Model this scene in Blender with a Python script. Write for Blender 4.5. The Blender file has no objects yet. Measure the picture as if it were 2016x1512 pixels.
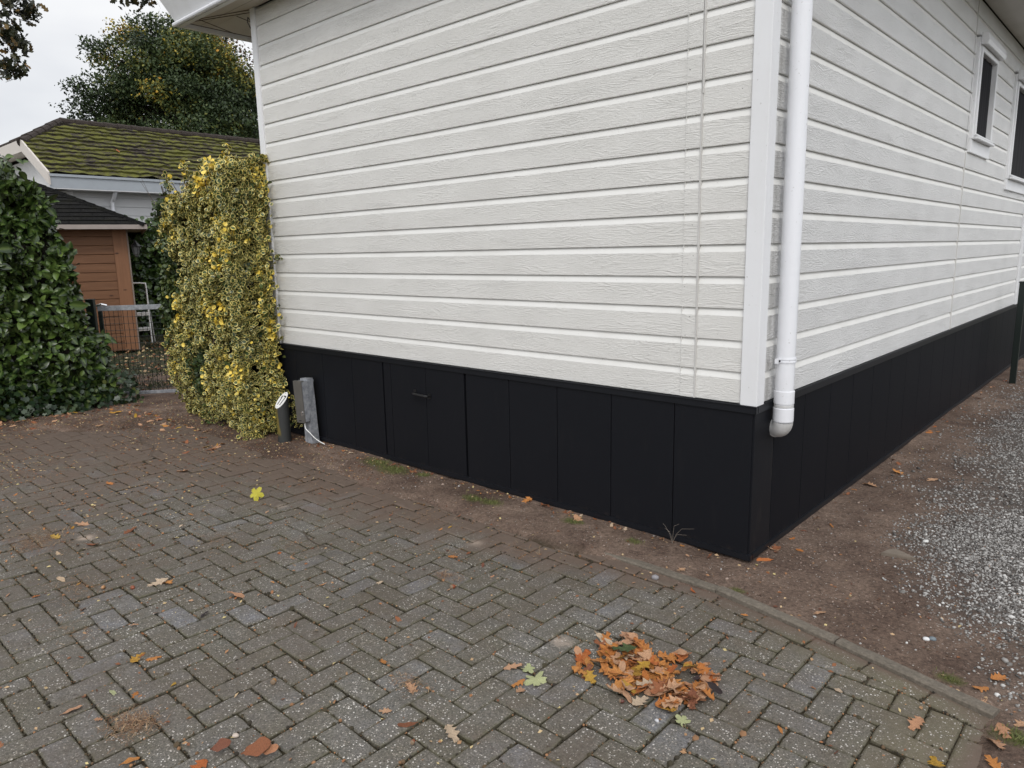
import bpy, bmesh, math, random
import numpy as np
from mathutils import Vector, Matrix
R = math.radians
rng = np.random.default_rng(7)
random.seed(7)
SC = bpy.context.scene
COL = SC.collection

# ------------------------------------------------------------------ camera
cam_d = bpy.data.cameras.new('camera'); cam = bpy.data.objects.new('camera', cam_d); COL.objects.link(cam)
cam_d.sensor_width = 36.0; cam_d.lens = 1419.47 / 2016 * 36.0
cam_d.clip_start = 0.05; cam_d.clip_end = 2000
rt = Vector((0.73908, 0.67334, -0.01931)); up = Vector((-0.10769, 0.14641, 0.98334)); fw = Vector((-0.66495, 0.72469, -0.18072))
cam.matrix_world = Matrix(((rt.x, up.x, -fw.x, 1.4516), (rt.y, up.y, -fw.y, -3.3295), (rt.z, up.z, -fw.z, 1.5685), (0, 0, 0, 1)))
SC.camera = cam
SC.view_settings.view_transform = 'Standard'; SC.view_settings.look = 'None'
SC.view_settings.exposure = 0.0; SC.view_settings.gamma = 1.0
SC.view_settings.use_curve_mapping = False

# ------------------------------------------------------------------ world and sun
SUN_DIR = Vector((0.55, -0.62, 0.85)).normalized()       # towards the veiled sun, behind the photographer
W = bpy.data.worlds.new('World'); SC.world = W; W.use_nodes = True
nt = W.node_tree; nt.nodes.clear()
def wn(t, **k):
    n = nt.nodes.new(t)
    for a, b in k.items(): setattr(n, a, b)
    return n
out = wn('ShaderNodeOutputWorld'); bg = wn('ShaderNodeBackground'); tc = wn('ShaderNodeTexCoord')
sky = wn('ShaderNodeTexSky', sky_type='NISHITA', sun_disc=False)
sky.sun_elevation = math.asin(SUN_DIR.z); sky.sun_rotation = math.atan2(SUN_DIR.x, SUN_DIR.y)
mp = wn('ShaderNodeMapping'); mp.inputs['Scale'].default_value = (1.0, 1.0, 2.6)
nz = wn('ShaderNodeTexNoise'); nz.inputs['Scale'].default_value = 1.9; nz.inputs['Detail'].default_value = 5; nz.inputs['Roughness'].default_value = 0.5
cr = wn('ShaderNodeValToRGB')
cr.color_ramp.elements[0].position = 0.36; cr.color_ramp.elements[0].color = (6.0, 6.15, 6.5, 1)
cr.color_ramp.elements[1].position = 0.66; cr.color_ramp.elements[1].color = (9.0, 8.95, 8.9, 1)
mx = wn('ShaderNodeMixRGB'); mx.inputs[0].default_value = 0.9
nt.links.new(tc.outputs['Generated'], mp.inputs[0]); nt.links.new(mp.outputs[0], nz.inputs[0]); nt.links.new(nz.outputs[0], cr.inputs[0])
nt.links.new(sky.outputs[0], mx.inputs[1]); nt.links.new(cr.outputs[0], mx.inputs[2])
# the cloud deck is brighter towards the hidden sun
dp = wn('ShaderNodeVectorMath', operation='DOT_PRODUCT'); dp.inputs[1].default_value = SUN_DIR
mr = wn('ShaderNodeMapRange'); mr.inputs[1].default_value = -0.1; mr.inputs[2].default_value = 1.0; mr.inputs[3].default_value = 1.0; mr.inputs[4].default_value = 1.75
ml = wn('ShaderNodeVectorMath', operation='SCALE')
nt.links.new(tc.outputs['Generated'], dp.inputs[0]); nt.links.new(dp.outputs['Value'], mr.inputs[0])
nt.links.new(mx.outputs[0], ml.inputs[0]); nt.links.new(mr.outputs[0], ml.inputs['Scale'])
nt.links.new(ml.outputs[0], bg.inputs['Color']); bg.inputs['Strength'].default_value = 0.12
nt.links.new(bg.outputs[0], out.inputs[0])
sd = bpy.data.lights.new('sun', 'SUN'); sd.energy = 1.0; sd.angle = R(14); sd.color = (1, 0.965, 0.91)
so = bpy.data.objects.new('sun', sd); COL.objects.link(so)
so.rotation_euler = SUN_DIR.to_track_quat('Z', 'Y').to_euler()

# ------------------------------------------------------------------ helpers
def hsh(ix, iy, s):
    h = (ix.astype(np.int64) * 374761393 + iy.astype(np.int64) * 668265263 + s * 974711) & 0x7fffffff
    h = ((h ^ (h >> 13)) * 1274126177) & 0x7fffffff
    return ((h ^ (h >> 16)) & 0xffff) / 65535.0
def vnoise(x, y, f, s=0):
    x = np.asarray(x, float) * f; y = np.asarray(y, float) * f
    ix = np.floor(x); iy = np.floor(y); fx = x - ix; fy = y - iy
    fx = fx * fx * (3 - 2 * fx); fy = fy * fy * (3 - 2 * fy)
    a = hsh(ix, iy, s); b = hsh(ix + 1, iy, s); c = hsh(ix, iy + 1, s); d = hsh(ix + 1, iy + 1, s)
    return a + (b - a) * fx + (c - a) * fy + (a - b - c + d) * fx * fy
def fbm(x, y, f, o=4, s=0):
    t = 0; a = 1; n = 0
    for i in range(o):
        t = t + a * vnoise(x, y, f * 2 ** i, s + i * 17); n += a; a *= 0.5
    return t / n
def sstep(a, b, x):
    t = np.clip((x - a) / (b - a), 0, 1); return t * t * (3 - 2 * t)

class Mat:
    def __init__(s, name):
        s.m = bpy.data.materials.new(name); s.m.use_nodes = True; s.t = s.m.node_tree
        s.b = s.t.nodes['Principled BSDF']; s.o = s.t.nodes['Material Output']; s._c = None
    def n(s, t, ins=None, **k):
        x = s.t.nodes.new(t)
        for a, b in k.items(): setattr(x, a, b)
        for a, b in (ins or {}).items(): s.set(x.inputs[a], b)
        return x
    def set(s, sock, v):
        if isinstance(v, bpy.types.NodeSocket): s.t.links.new(v, sock)
        elif isinstance(v, bpy.types.Node): s.t.links.new(v.outputs[0], sock)
        else: sock.default_value = v
    def P(s, **k):
        for a, b in k.items(): s.set(s.b.inputs[a.replace('_', ' ')], b)
        return s
    def obj(s):
        if s._c is None: s._c = s.n('ShaderNodeTexCoord')
        return s._c.outputs['Object']
    def map(s, scale=(1, 1, 1), loc=(0, 0, 0), v=None, rot=(0, 0, 0)):
        return s.n('ShaderNodeMapping', {0: v or s.obj(), 'Scale': scale, 'Location': loc, 'Rotation': rot}).outputs[0]
    def noise(s, scale, v=None, detail=4, rough=0.5, dist=0.0):
        return s.n('ShaderNodeTexNoise', {'Vector': v or s.obj(), 'Scale': scale, 'Detail': detail, 'Roughness': rough, 'Distortion': dist}).outputs[0]
    def voro(s, scale, v=None, feature='F1', outp='Distance', rnd=1.0):
        x = s.n('ShaderNodeTexVoronoi', {'Vector': v or s.obj(), 'Scale': scale, 'Randomness': rnd}); x.feature = feature
        return x.outputs[outp]
    def math(s, op, a, b=0.0, c=None, clamp=False):
        x = s.n('ShaderNodeMath', {0: a, 1: b}, operation=op, use_clamp=clamp)
        if c is not None: s.set(x.inputs[2], c)
        return x.outputs[0]
    def ramp(s, f, stops, interp='LINEAR'):
        x = s.n('ShaderNodeValToRGB', {0: f}); e = x.color_ramp.elements; x.color_ramp.interpolation = interp
        while len(e) < len(stops): e.new(0.5)
        for i, (p, c) in enumerate(stops):
            e[i].position = p; e[i].color = (c, c, c, 1) if isinstance(c, (int, float)) else (*c, 1)
        return x.outputs[0]
    def mix(s, f, a, b, mode='MIX'):
        x = s.n('ShaderNodeMixRGB', blend_type=mode)
        for i, v in ((0, f), (1, a), (2, b)):
            if isinstance(v, tuple) and len(v) == 3: v = (*v, 1)
            s.set(x.inputs[i], v)
        return x.outputs[0]
    def attr(s, name, o='Fac'):
        return s.n('ShaderNodeAttribute', attribute_name=name).outputs[o]
    def rand(s): return s.n('ShaderNodeObjectInfo').outputs['Random']
    def bump(s, h, dist=0.01, strength=1.0, normal=None):
        x = s.n('ShaderNodeBump', {'Height': h, 'Distance': dist, 'Strength': strength})
        if normal is not None: s.set(x.inputs['Normal'], normal)
        return x.outputs[0]
def plain(name, col, rough=0.5, metal=0.0, var=0.06, scale=6, bump=0.0, bscale=80, spec=0.5):
    m = Mat(name); n = m.noise(scale, detail=5)
    c = m.mix(n, tuple(x * (1 - var) for x in col), tuple(min(1, x * (1 + var)) for x in col))
    m.P(Base_Color=c, Roughness=rough, Metallic=metal); m.b.inputs['Specular IOR Level'].default_value = spec
    if bump: m.P(Normal=m.bump(m.noise(bscale, detail=3), bump))
    return m.m

def mesh_np(name, V, F, mats, parent=None, matidx=None, attrs=None, smooth=False):
    """F: array (n,k) or list of such arrays"""
    if isinstance(F, np.ndarray): F = [F]
    me = bpy.data.meshes.new(name)
    V = np.asarray(V, np.float32); nl = sum(f.size for f in F); nf = sum(len(f) for f in F)
    me.vertices.add(len(V)); me.vertices.foreach_set('co', V.ravel())
    me.loops.add(nl); me.polygons.add(nf)
    me.loops.foreach_set('vertex_index', np.concatenate([f.ravel() for f in F]).astype(np.int32))
    tot = np.concatenate([np.full(len(f), f.shape[1]) for f in F]).astype(np.int32)
    st = np.concatenate([[0], np.cumsum(tot)[:-1]]).astype(np.int32)
    me.polygons.foreach_set('loop_start', st); me.polygons.foreach_set('loop_total', tot)
    if matidx is not None: me.polygons.foreach_set('material_index', np.asarray(matidx, np.int32))
    me.polygons.foreach_set('use_smooth', np.full(nf, smooth))
    for m in (mats if isinstance(mats, (list, tuple)) else [mats]): me.materials.append(m)
    for k, a in (attrs or {}).items():
        at = me.attributes.new(k, 'FLOAT', 'POINT'); at.data.foreach_set('value', np.asarray(a, np.float32))
    me.update(calc_edges=True); me.validate()
    o = bpy.data.objects.new(name, me); COL.objects.link(o)
    if parent: o.parent = parent
    return o

def scatter(name, bv, bf, M, L, mats, parent=None, attrs=None, battrs=None, smooth=False):
    """copies of a small shape baked into one surface: bv (k,3), bf list of arrays, M (n,3,3), L (n,3)"""
    n = len(L); k = len(bv)
    V = (np.einsum('nij,kj->nki', M, bv) + L[:, None, :]).reshape(-1, 3)
    off = (np.arange(n) * k)[:, None, None]
    F = [(np.asarray(f)[None] + off).reshape(-1, np.asarray(f).shape[1]) for f in bf]
    at = {a: np.repeat(v, k) for a, v in (attrs or {}).items()}
    for a, v in (battrs or {}).items(): at[a] = np.tile(v, n)
    return mesh_np(name, V, F, mats, parent, attrs=at, smooth=smooth)

def frames(dirs, nrm, size, roll=None):
    """rotation matrices whose x follows dirs and whose z leans to nrm"""
    d = dirs / np.linalg.norm(dirs, axis=1, keepdims=True)
    y = np.cross(nrm, d); y /= np.linalg.norm(y, axis=1, keepdims=True) + 1e-9
    z = np.cross(d, y)
    M = np.stack([d, y, z], axis=2)
    return M * np.asarray(size)[:, None, None]

class MB:
    def __init__(s): s.v = []; s.f = []; s.mi = []
    def add(s, vs, fs, mi=0):
        o = len(s.v); s.v += [tuple(v) for v in vs]; s.f += [tuple(i + o for i in f) for f in fs]; s.mi += [mi] * len(fs)
    def box(s, a, b, mi=0, mat=None):
        x0, y0, z0 = a; x1, y1, z1 = b
        vs = [(x0, y0, z0), (x1, y0, z0), (x1, y1, z0), (x0, y1, z0), (x0, y0, z1), (x1, y0, z1), (x1, y1, z1), (x0, y1, z1)]
        if mat: vs = [mat @ Vector(v) for v in vs]
        s.add(vs, [(0, 3, 2, 1), (4, 5, 6, 7), (0, 1, 5, 4), (1, 2, 6, 5), (2, 3, 7, 6), (3, 0, 4, 7)], mi); return s
    def tube(s, pts, r, n=12, caps=True, mi=0):
        pts = [Vector(p) for p in pts]; rs = r if isinstance(r, (list, tuple)) else [r] * len(pts)
        rings = []; ref = None
        for i, p in enumerate(pts):
            d = (pts[min(i + 1, len(pts) - 1)] - pts[max(i - 1, 0)]).normalized()
            if ref is None: ref = Vector((1, 0, 0)) if abs(d.x) < 0.9 else Vector((0, 1, 0))
            u = (ref - d * ref.dot(d)).normalized(); w = d.cross(u); ref = u
            rings.append([p + (u * math.cos(t) + w * math.sin(t)) * rs[i] for t in [2 * math.pi * j / n for j in range(n)]])
        vs = [v for q in rings for v in q]; fs = []
        for i in range(len(pts) - 1):
            for j in range(n):
                fs.append((i * n + j, i * n + (j + 1) % n, (i + 1) * n + (j + 1) % n, (i + 1) * n + j))
        if caps: fs += [tuple(range(n - 1, -1, -1)), tuple(range((len(pts) - 1) * n, len(pts) * n))]
        s.add(vs, fs, mi); return s
    def quad(s, a, b, c, d, mi=0): s.add([a, b, c, d], [(0, 1, 2, 3)], mi); return s
    def build(s, name, mats, parent=None, bevel=0, smooth=False, seg=2):
        me = bpy.data.meshes.new(name); me.from_pydata(s.v, [], s.f)
        for m in (mats if isinstance(mats, (list, tuple)) else [mats]): me.materials.append(m)
        me.polygons.foreach_set('material_index', s.mi)
        if bevel:
            b = bmesh.new(); b.from_mesh(me)
            es = [e for e in b.edges if len(e.link_faces) == 2 and e.calc_face_angle(0) > 0.6]
            bmesh.ops.bevel(b, geom=es, offset=bevel, segments=seg, affect='EDGES', clamp_overlap=True)
            b.to_mesh(me); b.free()
        if smooth:
            me.polygons.foreach_set('use_smooth', [True] * len(me.polygons)); me.update()
            try: me.set_sharp_from_angle(angle=R(35))
            except Exception: pass
        me.update()
        o = bpy.data.objects.new(name, me); COL.objects.link(o)
        if parent: o.parent = parent
        return o
def thing(name, label, cat, loc=(0, 0, 0), group=None):
    o = bpy.data.objects.new(name, None); COL.objects.link(o); o.location = loc; o.empty_display_size = 0.2
    o['label'] = label; o['category'] = cat
    if group: o['group'] = group
    return o
def rel(o, loc):            # shift mesh data so that world-built parts sit under an empty placed at loc
    o.data.transform(Matrix.Translation(-Vector(loc))); return o
def tag(o, label, cat, group=None, kind=None):
    if label: o['label'] = label
    if cat: o['category'] = cat
    if group: o['group'] = group
    if kind: o['kind'] = kind
    return o

# ------------------------------------------------------------------ materials
def siding_mat(name, axis, seed=0.0, base=((0.70, 0.69, 0.66), (0.77, 0.76, 0.73))):
    """wood-grain embossed painted boards; u runs along the board"""
    m = Mat(name)
    sp = m.n('ShaderNodeSeparateXYZ', {0: m.obj()}); u = sp.outputs['X' if axis == 'x' else 'Y']; z = sp.outputs['Z']
    k = m.math('FLOOR', m.math('DIVIDE', m.math('SUBTRACT', z, 0.8073), 0.155))
    ku = m.math('MULTIPLY_ADD', k, 7.31, m.math('ADD', u, seed))
    def vec(a, b, c=0.0): return m.n('ShaderNodeCombineXYZ', {0: a, 1: b, 2: c}).outputs[0]
    # growth-ring field: a slowly varying height map, its level lines are the grain
    low = m.noise(1.0, vec(m.math('MULTIPLY', ku, 1.5), m.math('MULTIPLY', z, 9.0), k), detail=3, rough=0.5)
    fieldv = m.math('ADD', m.math('MULTIPLY', low, 34.0), m.math('MULTIPLY', z, 90.0))
    rings = m.math('MULTIPLY_ADD', m.math('SINE', m.math('MULTIPLY', fieldv, 3.6)), 0.5, 0.5)
    rings = m.math('POWER', rings, 2.6)
    pm = m.noise(1.0, vec(m.math('MULTIPLY', ku, 2.3), m.math('MULTIPLY', z, 16.0), k), detail=2)
    mask = m.ramp(pm, [(0.40, 0.12), (0.60, 1.0)])
    fine = m.noise(1.0, vec(m.math('MULTIPLY', ku, 38.0), m.math('MULTIPLY', z, 330.0)), detail=3, rough=0.6)
    mid = m.noise(1.0, vec(m.math('MULTIPLY', ku, 14.0), m.math('MULTIPLY', z, 170.0), k), detail=4, rough=0.65, dist=1.2)
    saw = m.noise(1.0, vec(m.math('MULTIPLY', ku, 210.0), m.math('MULTIPLY', z, 10.0)), detail=2)
    h = m.math('ADD', m.math('MULTIPLY', m.math('MULTIPLY', rings, mask), 0.60), m.math('MULTIPLY', fine, 1.5))
    h = m.math('ADD', h, m.math('MULTIPLY', mid, 0.95)); h = m.math('ADD', h, m.math('MULTIPLY', saw, 0.5))
    dirt = m.ramp(m.noise(2.2, m.map((1, 1, 2.0)), 5), [(0.35, 0.0), (0.75, 1.0)])
    spots = m.ramp(m.noise(95.0, detail=1), [(0.20, 0.32), (0.245, 1.0)])
    c = m.mix(dirt, base[1], base[0])
    c = m.mix(m.math('MULTIPLY', mid, 0.08), c, (0.42, 0.41, 0.39)); alg = m.ramp(m.noise(1.4, m.map((1, 1, 2.5)), 6, .7), [(.58, 0.0), (.9, .22)]); c = m.mix(alg, c, (0.54, 0.54, 0.48)); c = m.mix(1.0, c, spots, 'MULTIPLY')
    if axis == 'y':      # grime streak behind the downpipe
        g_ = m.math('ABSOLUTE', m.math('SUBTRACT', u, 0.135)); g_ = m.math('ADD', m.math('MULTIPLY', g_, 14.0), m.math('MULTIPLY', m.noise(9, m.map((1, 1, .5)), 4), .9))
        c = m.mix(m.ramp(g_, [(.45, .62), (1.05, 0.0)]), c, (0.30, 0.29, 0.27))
    m.P(Base_Color=c, Roughness=0.52, Normal=m.bump(h, 0.0023 if axis == 'x' else 0.0031, 0.9)); return m.m
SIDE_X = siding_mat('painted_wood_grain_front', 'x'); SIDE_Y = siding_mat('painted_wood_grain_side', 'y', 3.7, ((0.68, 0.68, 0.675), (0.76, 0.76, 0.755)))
def smooth_white(name, a, b, rough, dirtcol=(0.33, 0.31, 0.28), amt=0.16, sc=3.0):
    m = Mat(name); n = m.noise(sc, m.map((1, 1, 0.35)), 6, 0.6)
    c = m.mix(m.ramp(n, [(0.45, 0.0), (0.8, 1.0)]), a, b)
    sp = m.ramp(m.noise(60, detail=2), [(0.69, 0.0), (0.78, amt * 3)])
    c = m.mix(sp, c, dirtcol); m.P(Base_Color=c, Roughness=rough, Normal=m.bump(m.noise(30, detail=3), 0.0006)); return m.m
LEDGE = smooth_white('smooth_painted_ledge', (0.75, 0.745, 0.72), (0.67, 0.66, 0.63), 0.45)
TRIM = smooth_white('white_trim', (0.78, 0.785, 0.80), (0.70, 0.70, 0.70), 0.35)
PVC = smooth_white('white_plastic_pipe', (0.80, 0.81, 0.845), (0.73, 0.735, 0.76), 0.24)
PVC_OLD = smooth_white('grimy_plastic', (0.60, 0.60, 0.60), (0.46, 0.45, 0.43), 0.4, amt=0.4, sc=14)
SOFFIT = smooth_white('soffit_boards', (0.60, 0.57, 0.53), (0.5, 0.47, 0.43), 0.5)
BEAD = smooth_white('joint_bead_shade_grey', (0.60, 0.59, 0.57), (0.50, 0.49, 0.47), 0.6)  # grey tone is the shadow on the joint strips, put into their colour
def skirt_mat(name, worn=0.0):
    m = Mat(name)
    v = m.map((260, 260, 3)); n = m.noise(1.0, v, 2)
    big = m.noise(1.3, detail=3)
    c = m.mix(big, (0.0062, 0.0070, 0.0098), (0.0092, 0.0098, 0.0125))
    dust = m.ramp(m.noise(14, m.map((1, 1, .25)), 5, .7), [(0.56, 0.0), (0.9, 1.0)])
    c = m.mix(m.math('MULTIPLY', dust, 0.10 + worn), c, (0.06, 0.05, 0.042))
    spz = m.n('ShaderNodeSeparateXYZ', {0: m.obj()}).outputs['Z']; mud = m.ramp(m.math('ADD', m.math('MULTIPLY', spz, -4.5), m.noise(26, m.map((1, 1, .6)), 6, .75)), [(0.28, 0.0), (0.62, .38)])
    c = m.mix(mud, c, (0.050, 0.038, 0.030))
    m.P(Base_Color=c, Roughness=0.5, Normal=m.bump(n, 0.0006, 0.5)); m.b.inputs['Specular IOR Level'].default_value = 0.16; return m.m
SKIRT = skirt_mat('anthracite_board'); SKIRT_S = skirt_mat('anthracite_board_side'); SKIRT_S.node_tree.nodes['Principled BSDF'].inputs['Specular IOR Level'].default_value = 0.06; SKIRT_WORN = skirt_mat('anthracite_board_worn', 0.25)
SKTRIM = plain('anthracite_trim', (0.009, 0.010, 0.013), 0.4, var=0.2, spec=0.25)
BLACK = plain('black_gap', (0.003, 0.003, 0.003), 0.8)
BLACKPL = plain('black_plastic', (0.008, 0.008, 0.009), 0.4)
GREENMET = plain('dark_green_metal', (0.006, 0.012, 0.010), 0.4)
def galv():
    m = Mat('galvanised_steel'); c = m.ramp(m.noise(22, detail=6, rough=.7), [(0.3, (0.17, 0.18, 0.20)), (0.5, (0.30, 0.315, 0.34)), (0.75, (0.50, 0.51, 0.53))])
    m.P(Base_Color=c, Metallic=0.3, Roughness=m.ramp(m.noise(9, detail=3), [(0.3, 0.4), (0.7, 0.65)])); return m.m
GALV = galv()
STEEL = plain('brushed_steel', (0.27, 0.26, 0.245), 0.42, 0.75, var=0.25, scale=9)
CHROME = plain('shiny_metal', (0.75, 0.75, 0.75), 0.2, 0.9)
WHITEPL = plain('white_enamel', (0.82, 0.82, 0.80), 0.3)

def paver_mat():
    m = Mat('exposed_aggregate_paver'); ti = m.attr('tint'); du = m.attr('dust'); ed = m.attr('edge')
    n1 = m.noise(9, detail=6, rough=0.6); n2 = m.noise(130, detail=3, rough=0.7)
    base = m.ramp(ti, [(0.0, (0.092, 0.086, 0.070)), (0.35, (0.112, 0.104, 0.090)), (0.7, (0.125, 0.119, 0.112)), (1.0, (0.155, 0.157, 0.170))])
    base = m.mix(m.ramp(n1, [(0.35, 0.0), (0.7, 0.8)]), base, (0.095, 0.087, 0.062))
    base = m.mix(1.0, base, m.ramp(n2, [(0.28, 0.28), (0.70, 1.70)]), 'MULTIPLY')
    gm = m.ramp(m.math('ADD', m.math('MULTIPLY', m.attr('moss'), 0.60), m.math('MULTIPLY', m.noise(12, detail=5, rough=.6), 0.6)), [(0.5, 0.0), (1.0, 0.6)])
    base = m.mix(gm, base, m.mix(n1, (0.12, 0.115, 0.05), (0.17, 0.14, 0.085)))
    # pale aggregate chips
    vo = m.n('ShaderNodeTexVoronoi', {'Vector': m.obj(), 'Scale': 150.0}); vs = m.n('ShaderNodeSeparateColor', {0: vo.outputs['Color']})
    chip = m.math('MULTIPLY', m.math('GREATER_THAN', vs.outputs[0], 0.74), m.math('LESS_THAN', vo.outputs['Distance'], m.math('MULTIPLY_ADD', vs.outputs[1], 0.34, 0.20)))
    chipc = m.ramp(vs.outputs[2], [(0.0, (0.28, 0.24, 0.20)), (0.4, (0.40, 0.36, 0.31)), (0.7, (0.58, 0.54, 0.49)), (1.0, (0.85, 0.82, 0.77))])
    vo2 = m.n('ShaderNodeTexVoronoi', {'Vector': m.obj(), 'Scale': 330.0}); vs2 = m.n('ShaderNodeSeparateColor', {0: vo2.outputs['Color']})
    chip2 = m.math('MULTIPLY', m.math('GREATER_THAN', vs2.outputs[0], 0.80), m.math('LESS_THAN', vo2.outputs['Distance'], 0.42))
    wear = m.ramp(m.noise(5.0, detail=4), [(0.25, 0.45), (0.62, 1.0)])
    base = m.mix(m.math('MULTIPLY', chip2, m.math('MULTIPLY', wear, 0.6)), base, (0.36, 0.32, 0.28))
    base = m.mix(m.math('MULTIPLY', chip, wear), base, chipc)
    br_ = m.ramp(m.math('ADD', m.noise(1.1, detail=6, rough=.68), m.math('MULTIPLY', m.noise(60, detail=3, rough=.7), .25)), [(0.50, 0.0), (0.82, 0.75)])
    base = m.mix(br_, base, (0.085, 0.062, 0.045))
    bk_ = m.ramp(m.noise(2.7, m.map((1, 1, 1), (7, 3, 0)), 6, .7), [(0.56, 0.0), (0.78, 0.55)]); base = m.mix(bk_, base, (0.045, 0.043, 0.042))
    # moss and grime at the joints
    mo = m.ramp(m.math('ADD', m.math('MULTIPLY', ed, 0.38), m.math('MULTIPLY', m.noise(26, detail=5, rough=.65), 0.8)), [(0.52, 0.0), (0.85, 1.0)])
    mc = m.mix(m.noise(3.0, detail=2), (0.065, 0.050, 0.036), (0.085, 0.086, 0.034))
    base = m.mix(m.math('MULTIPLY', mo, 0.75), base, mc)
    # sand stains of ant heaps
    vv = m.n('ShaderNodeTexVoronoi', {'Vector': m.map((1, 1, 0.0)), 'Scale': 1.7}); vvs = m.n('ShaderNodeSeparateColor', {0: vv.outputs['Color']})
    st = m.math('ADD', vv.outputs['Distance'], m.math('MULTIPLY', m.noise(34, detail=4, rough=.75), 0.11))
    sand = m.math('MULTIPLY', m.ramp(st, [(0.10, 1.0), (0.17, 0.0)]), m.math('GREATER_THAN', vvs.outputs[0], 0.5))
    base = m.mix(m.math('MULTIPLY', sand, 0.75), base, (0.46, 0.37, 0.30))
    # soil dust
    dn = m.math('ADD', m.math('MULTIPLY', du, 1.25), m.math('MULTIPLY', m.math('SUBTRACT', m.noise(3.6, detail=8, rough=.68), 0.5), 2.3))
    df = m.ramp(dn, [(0.22, 0.0), (0.95, 0.93)])
    dc = m.mix(m.noise(30, detail=5, rough=.7), (0.070, 0.049, 0.036), (0.175, 0.125, 0.095))
    base = m.mix(df, base, dc)
    h = m.math('ADD', m.math('MULTIPLY', n2, 0.7), m.math('MULTIPLY', chip, 0.5))
    m.P(Base_Color=base, Roughness=m.ramp(n1, [(0.3, 0.62), (0.7, 0.85)]), Normal=m.bump(h, 0.0022, 0.8)); return m.m
PAVER = paver_mat()
def soil_mat():
    m = Mat('trodden_soil'); n1 = m.noise(3.2, detail=7, rough=.62); n2 = m.noise(55, detail=6, rough=.72); n3 = m.noise(230, detail=3, rough=.7)
    c = m.ramp(n1, [(0.28, (0.10, 0.062, 0.047)), (0.45, (0.19, 0.135, 0.105)), (0.60, (0.27, 0.195, 0.15)), (0.78, (0.24, 0.165, 0.125))])
    dmp = m.ramp(m.noise(0.9, m.map((1, 1, 1), (3, 1, 0)), 5, .6), [(0.42, 0.0), (0.66, 0.8)]); c = m.mix(dmp, c, (0.085, 0.052, 0.038))
    c = m.mix(1.0, c, m.ramp(n2, [(0.28, 0.38), (0.72, 1.5)]), 'MULTIPLY'); c = m.mix(1.0, c, m.ramp(n3, [(0.3, 0.65), (0.7, 1.3)]), 'MULTIPLY')
    vo = m.n('ShaderNodeTexVoronoi', {'Vector': m.obj(), 'Scale': 105.0}); vs = m.n('ShaderNodeSeparateColor', {0: vo.outputs['Color']})
    st = m.math('MULTIPLY', m.math('GREATER_THAN', vs.outputs[0], 0.88), m.math('LESS_THAN', vo.outputs['Distance'], 0.38))
    c = m.mix(m.math('MULTIPLY', st, 0.75), c, m.ramp(vs.outputs[1], [(0.0, (0.10, 0.075, 0.06)), (0.6, (0.34, 0.28, 0.23)), (1.0, (0.6, 0.55, 0.5))]))
    gr = m.attr('green'); c = m.mix(m.ramp(m.math('ADD', gr, m.math('MULTIPLY', m.noise(22, detail=4), 0.5)), [(0.55, 0.0), (1.1, 0.85)]), c, m.mix(n2, (0.06, 0.075, 0.02), (0.15, 0.15, 0.05)))
    jo = m.attr('joint'); c = m.mix(jo, c, m.mix(n1, (0.030, 0.021, 0.015), (0.070, 0.060, 0.030)))
    gv = m.attr('gravel'); c = m.mix(m.math('MULTIPLY', gv, 0.85), c, m.mix(n2, (0.05, 0.045, 0.04), (0.17, 0.16, 0.15)))
    h = m.math('ADD', m.math('MULTIPLY', n2, 1.0), m.math('MULTIPLY', n3, 0.35)); h = m.math('ADD', h, m.math('MULTIPLY', st, 0.3))
    m.P(Base_Color=c, Roughness=0.9, Normal=m.bump(h, 0.020, 0.9)); m.b.inputs['Specular IOR Level'].default_value = 0.2; return m.m
SOIL = soil_mat()
def tint_mat(name, stops, rough=0.5, var_attr='tint', bump=0.0, transl=0.0, spec=0.5, wrinkle=0):
    m = Mat(name); c = m.ramp(m.attr(var_attr), stops); m.P(Base_Color=c, Roughness=rough); m.b.inputs['Specular IOR Level'].default_value = spec
    if bump: m.P(Normal=m.bump(m.noise(wrinkle or 60, detail=4), bump))
    return m.m
PEBBLE = tint_mat('gravel_stone', [(0.0, (0.05, 0.045, 0.042)), (0.3, (0.14, 0.13, 0.12)), (0.65, (0.29, 0.28, 0.265)), (0.92, (0.37, 0.36, 0.345)), (0.99, (0.58, 0.57, 0.55))], 0.6, bump=0.001)
CRUMB = tint_mat('soil_crumb', [(0.0, (0.06, 0.04, 0.03)), (0.5, (0.17, 0.115, 0.088)), (1.0, (0.36, 0.28, 0.23))], 0.9)
LITTER = tint_mat('dry_litter', [(0.0, (0.10, 0.035, 0.018)), (0.3, (0.26, 0.10, 0.035)), (0.55, (0.34, 0.20, 0.10)), (0.8, (0.46, 0.33, 0.19)), (1.0, (0.55, 0.46, 0.20))], 0.7)
NEEDLE = tint_mat('dry_needles', [(0.0, (0.12, 0.05, 0.025)), (0.6, (0.26, 0.15, 0.08)), (1.0, (0.42, 0.30, 0.18))], 0.8)
GRASS = tint_mat('grass_blade', [(0.0, (0.06, 0.075, 0.018)), (0.6, (0.12, 0.15, 0.03)), (1.0, (0.24, 0.23, 0.09))], 0.6)

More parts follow.
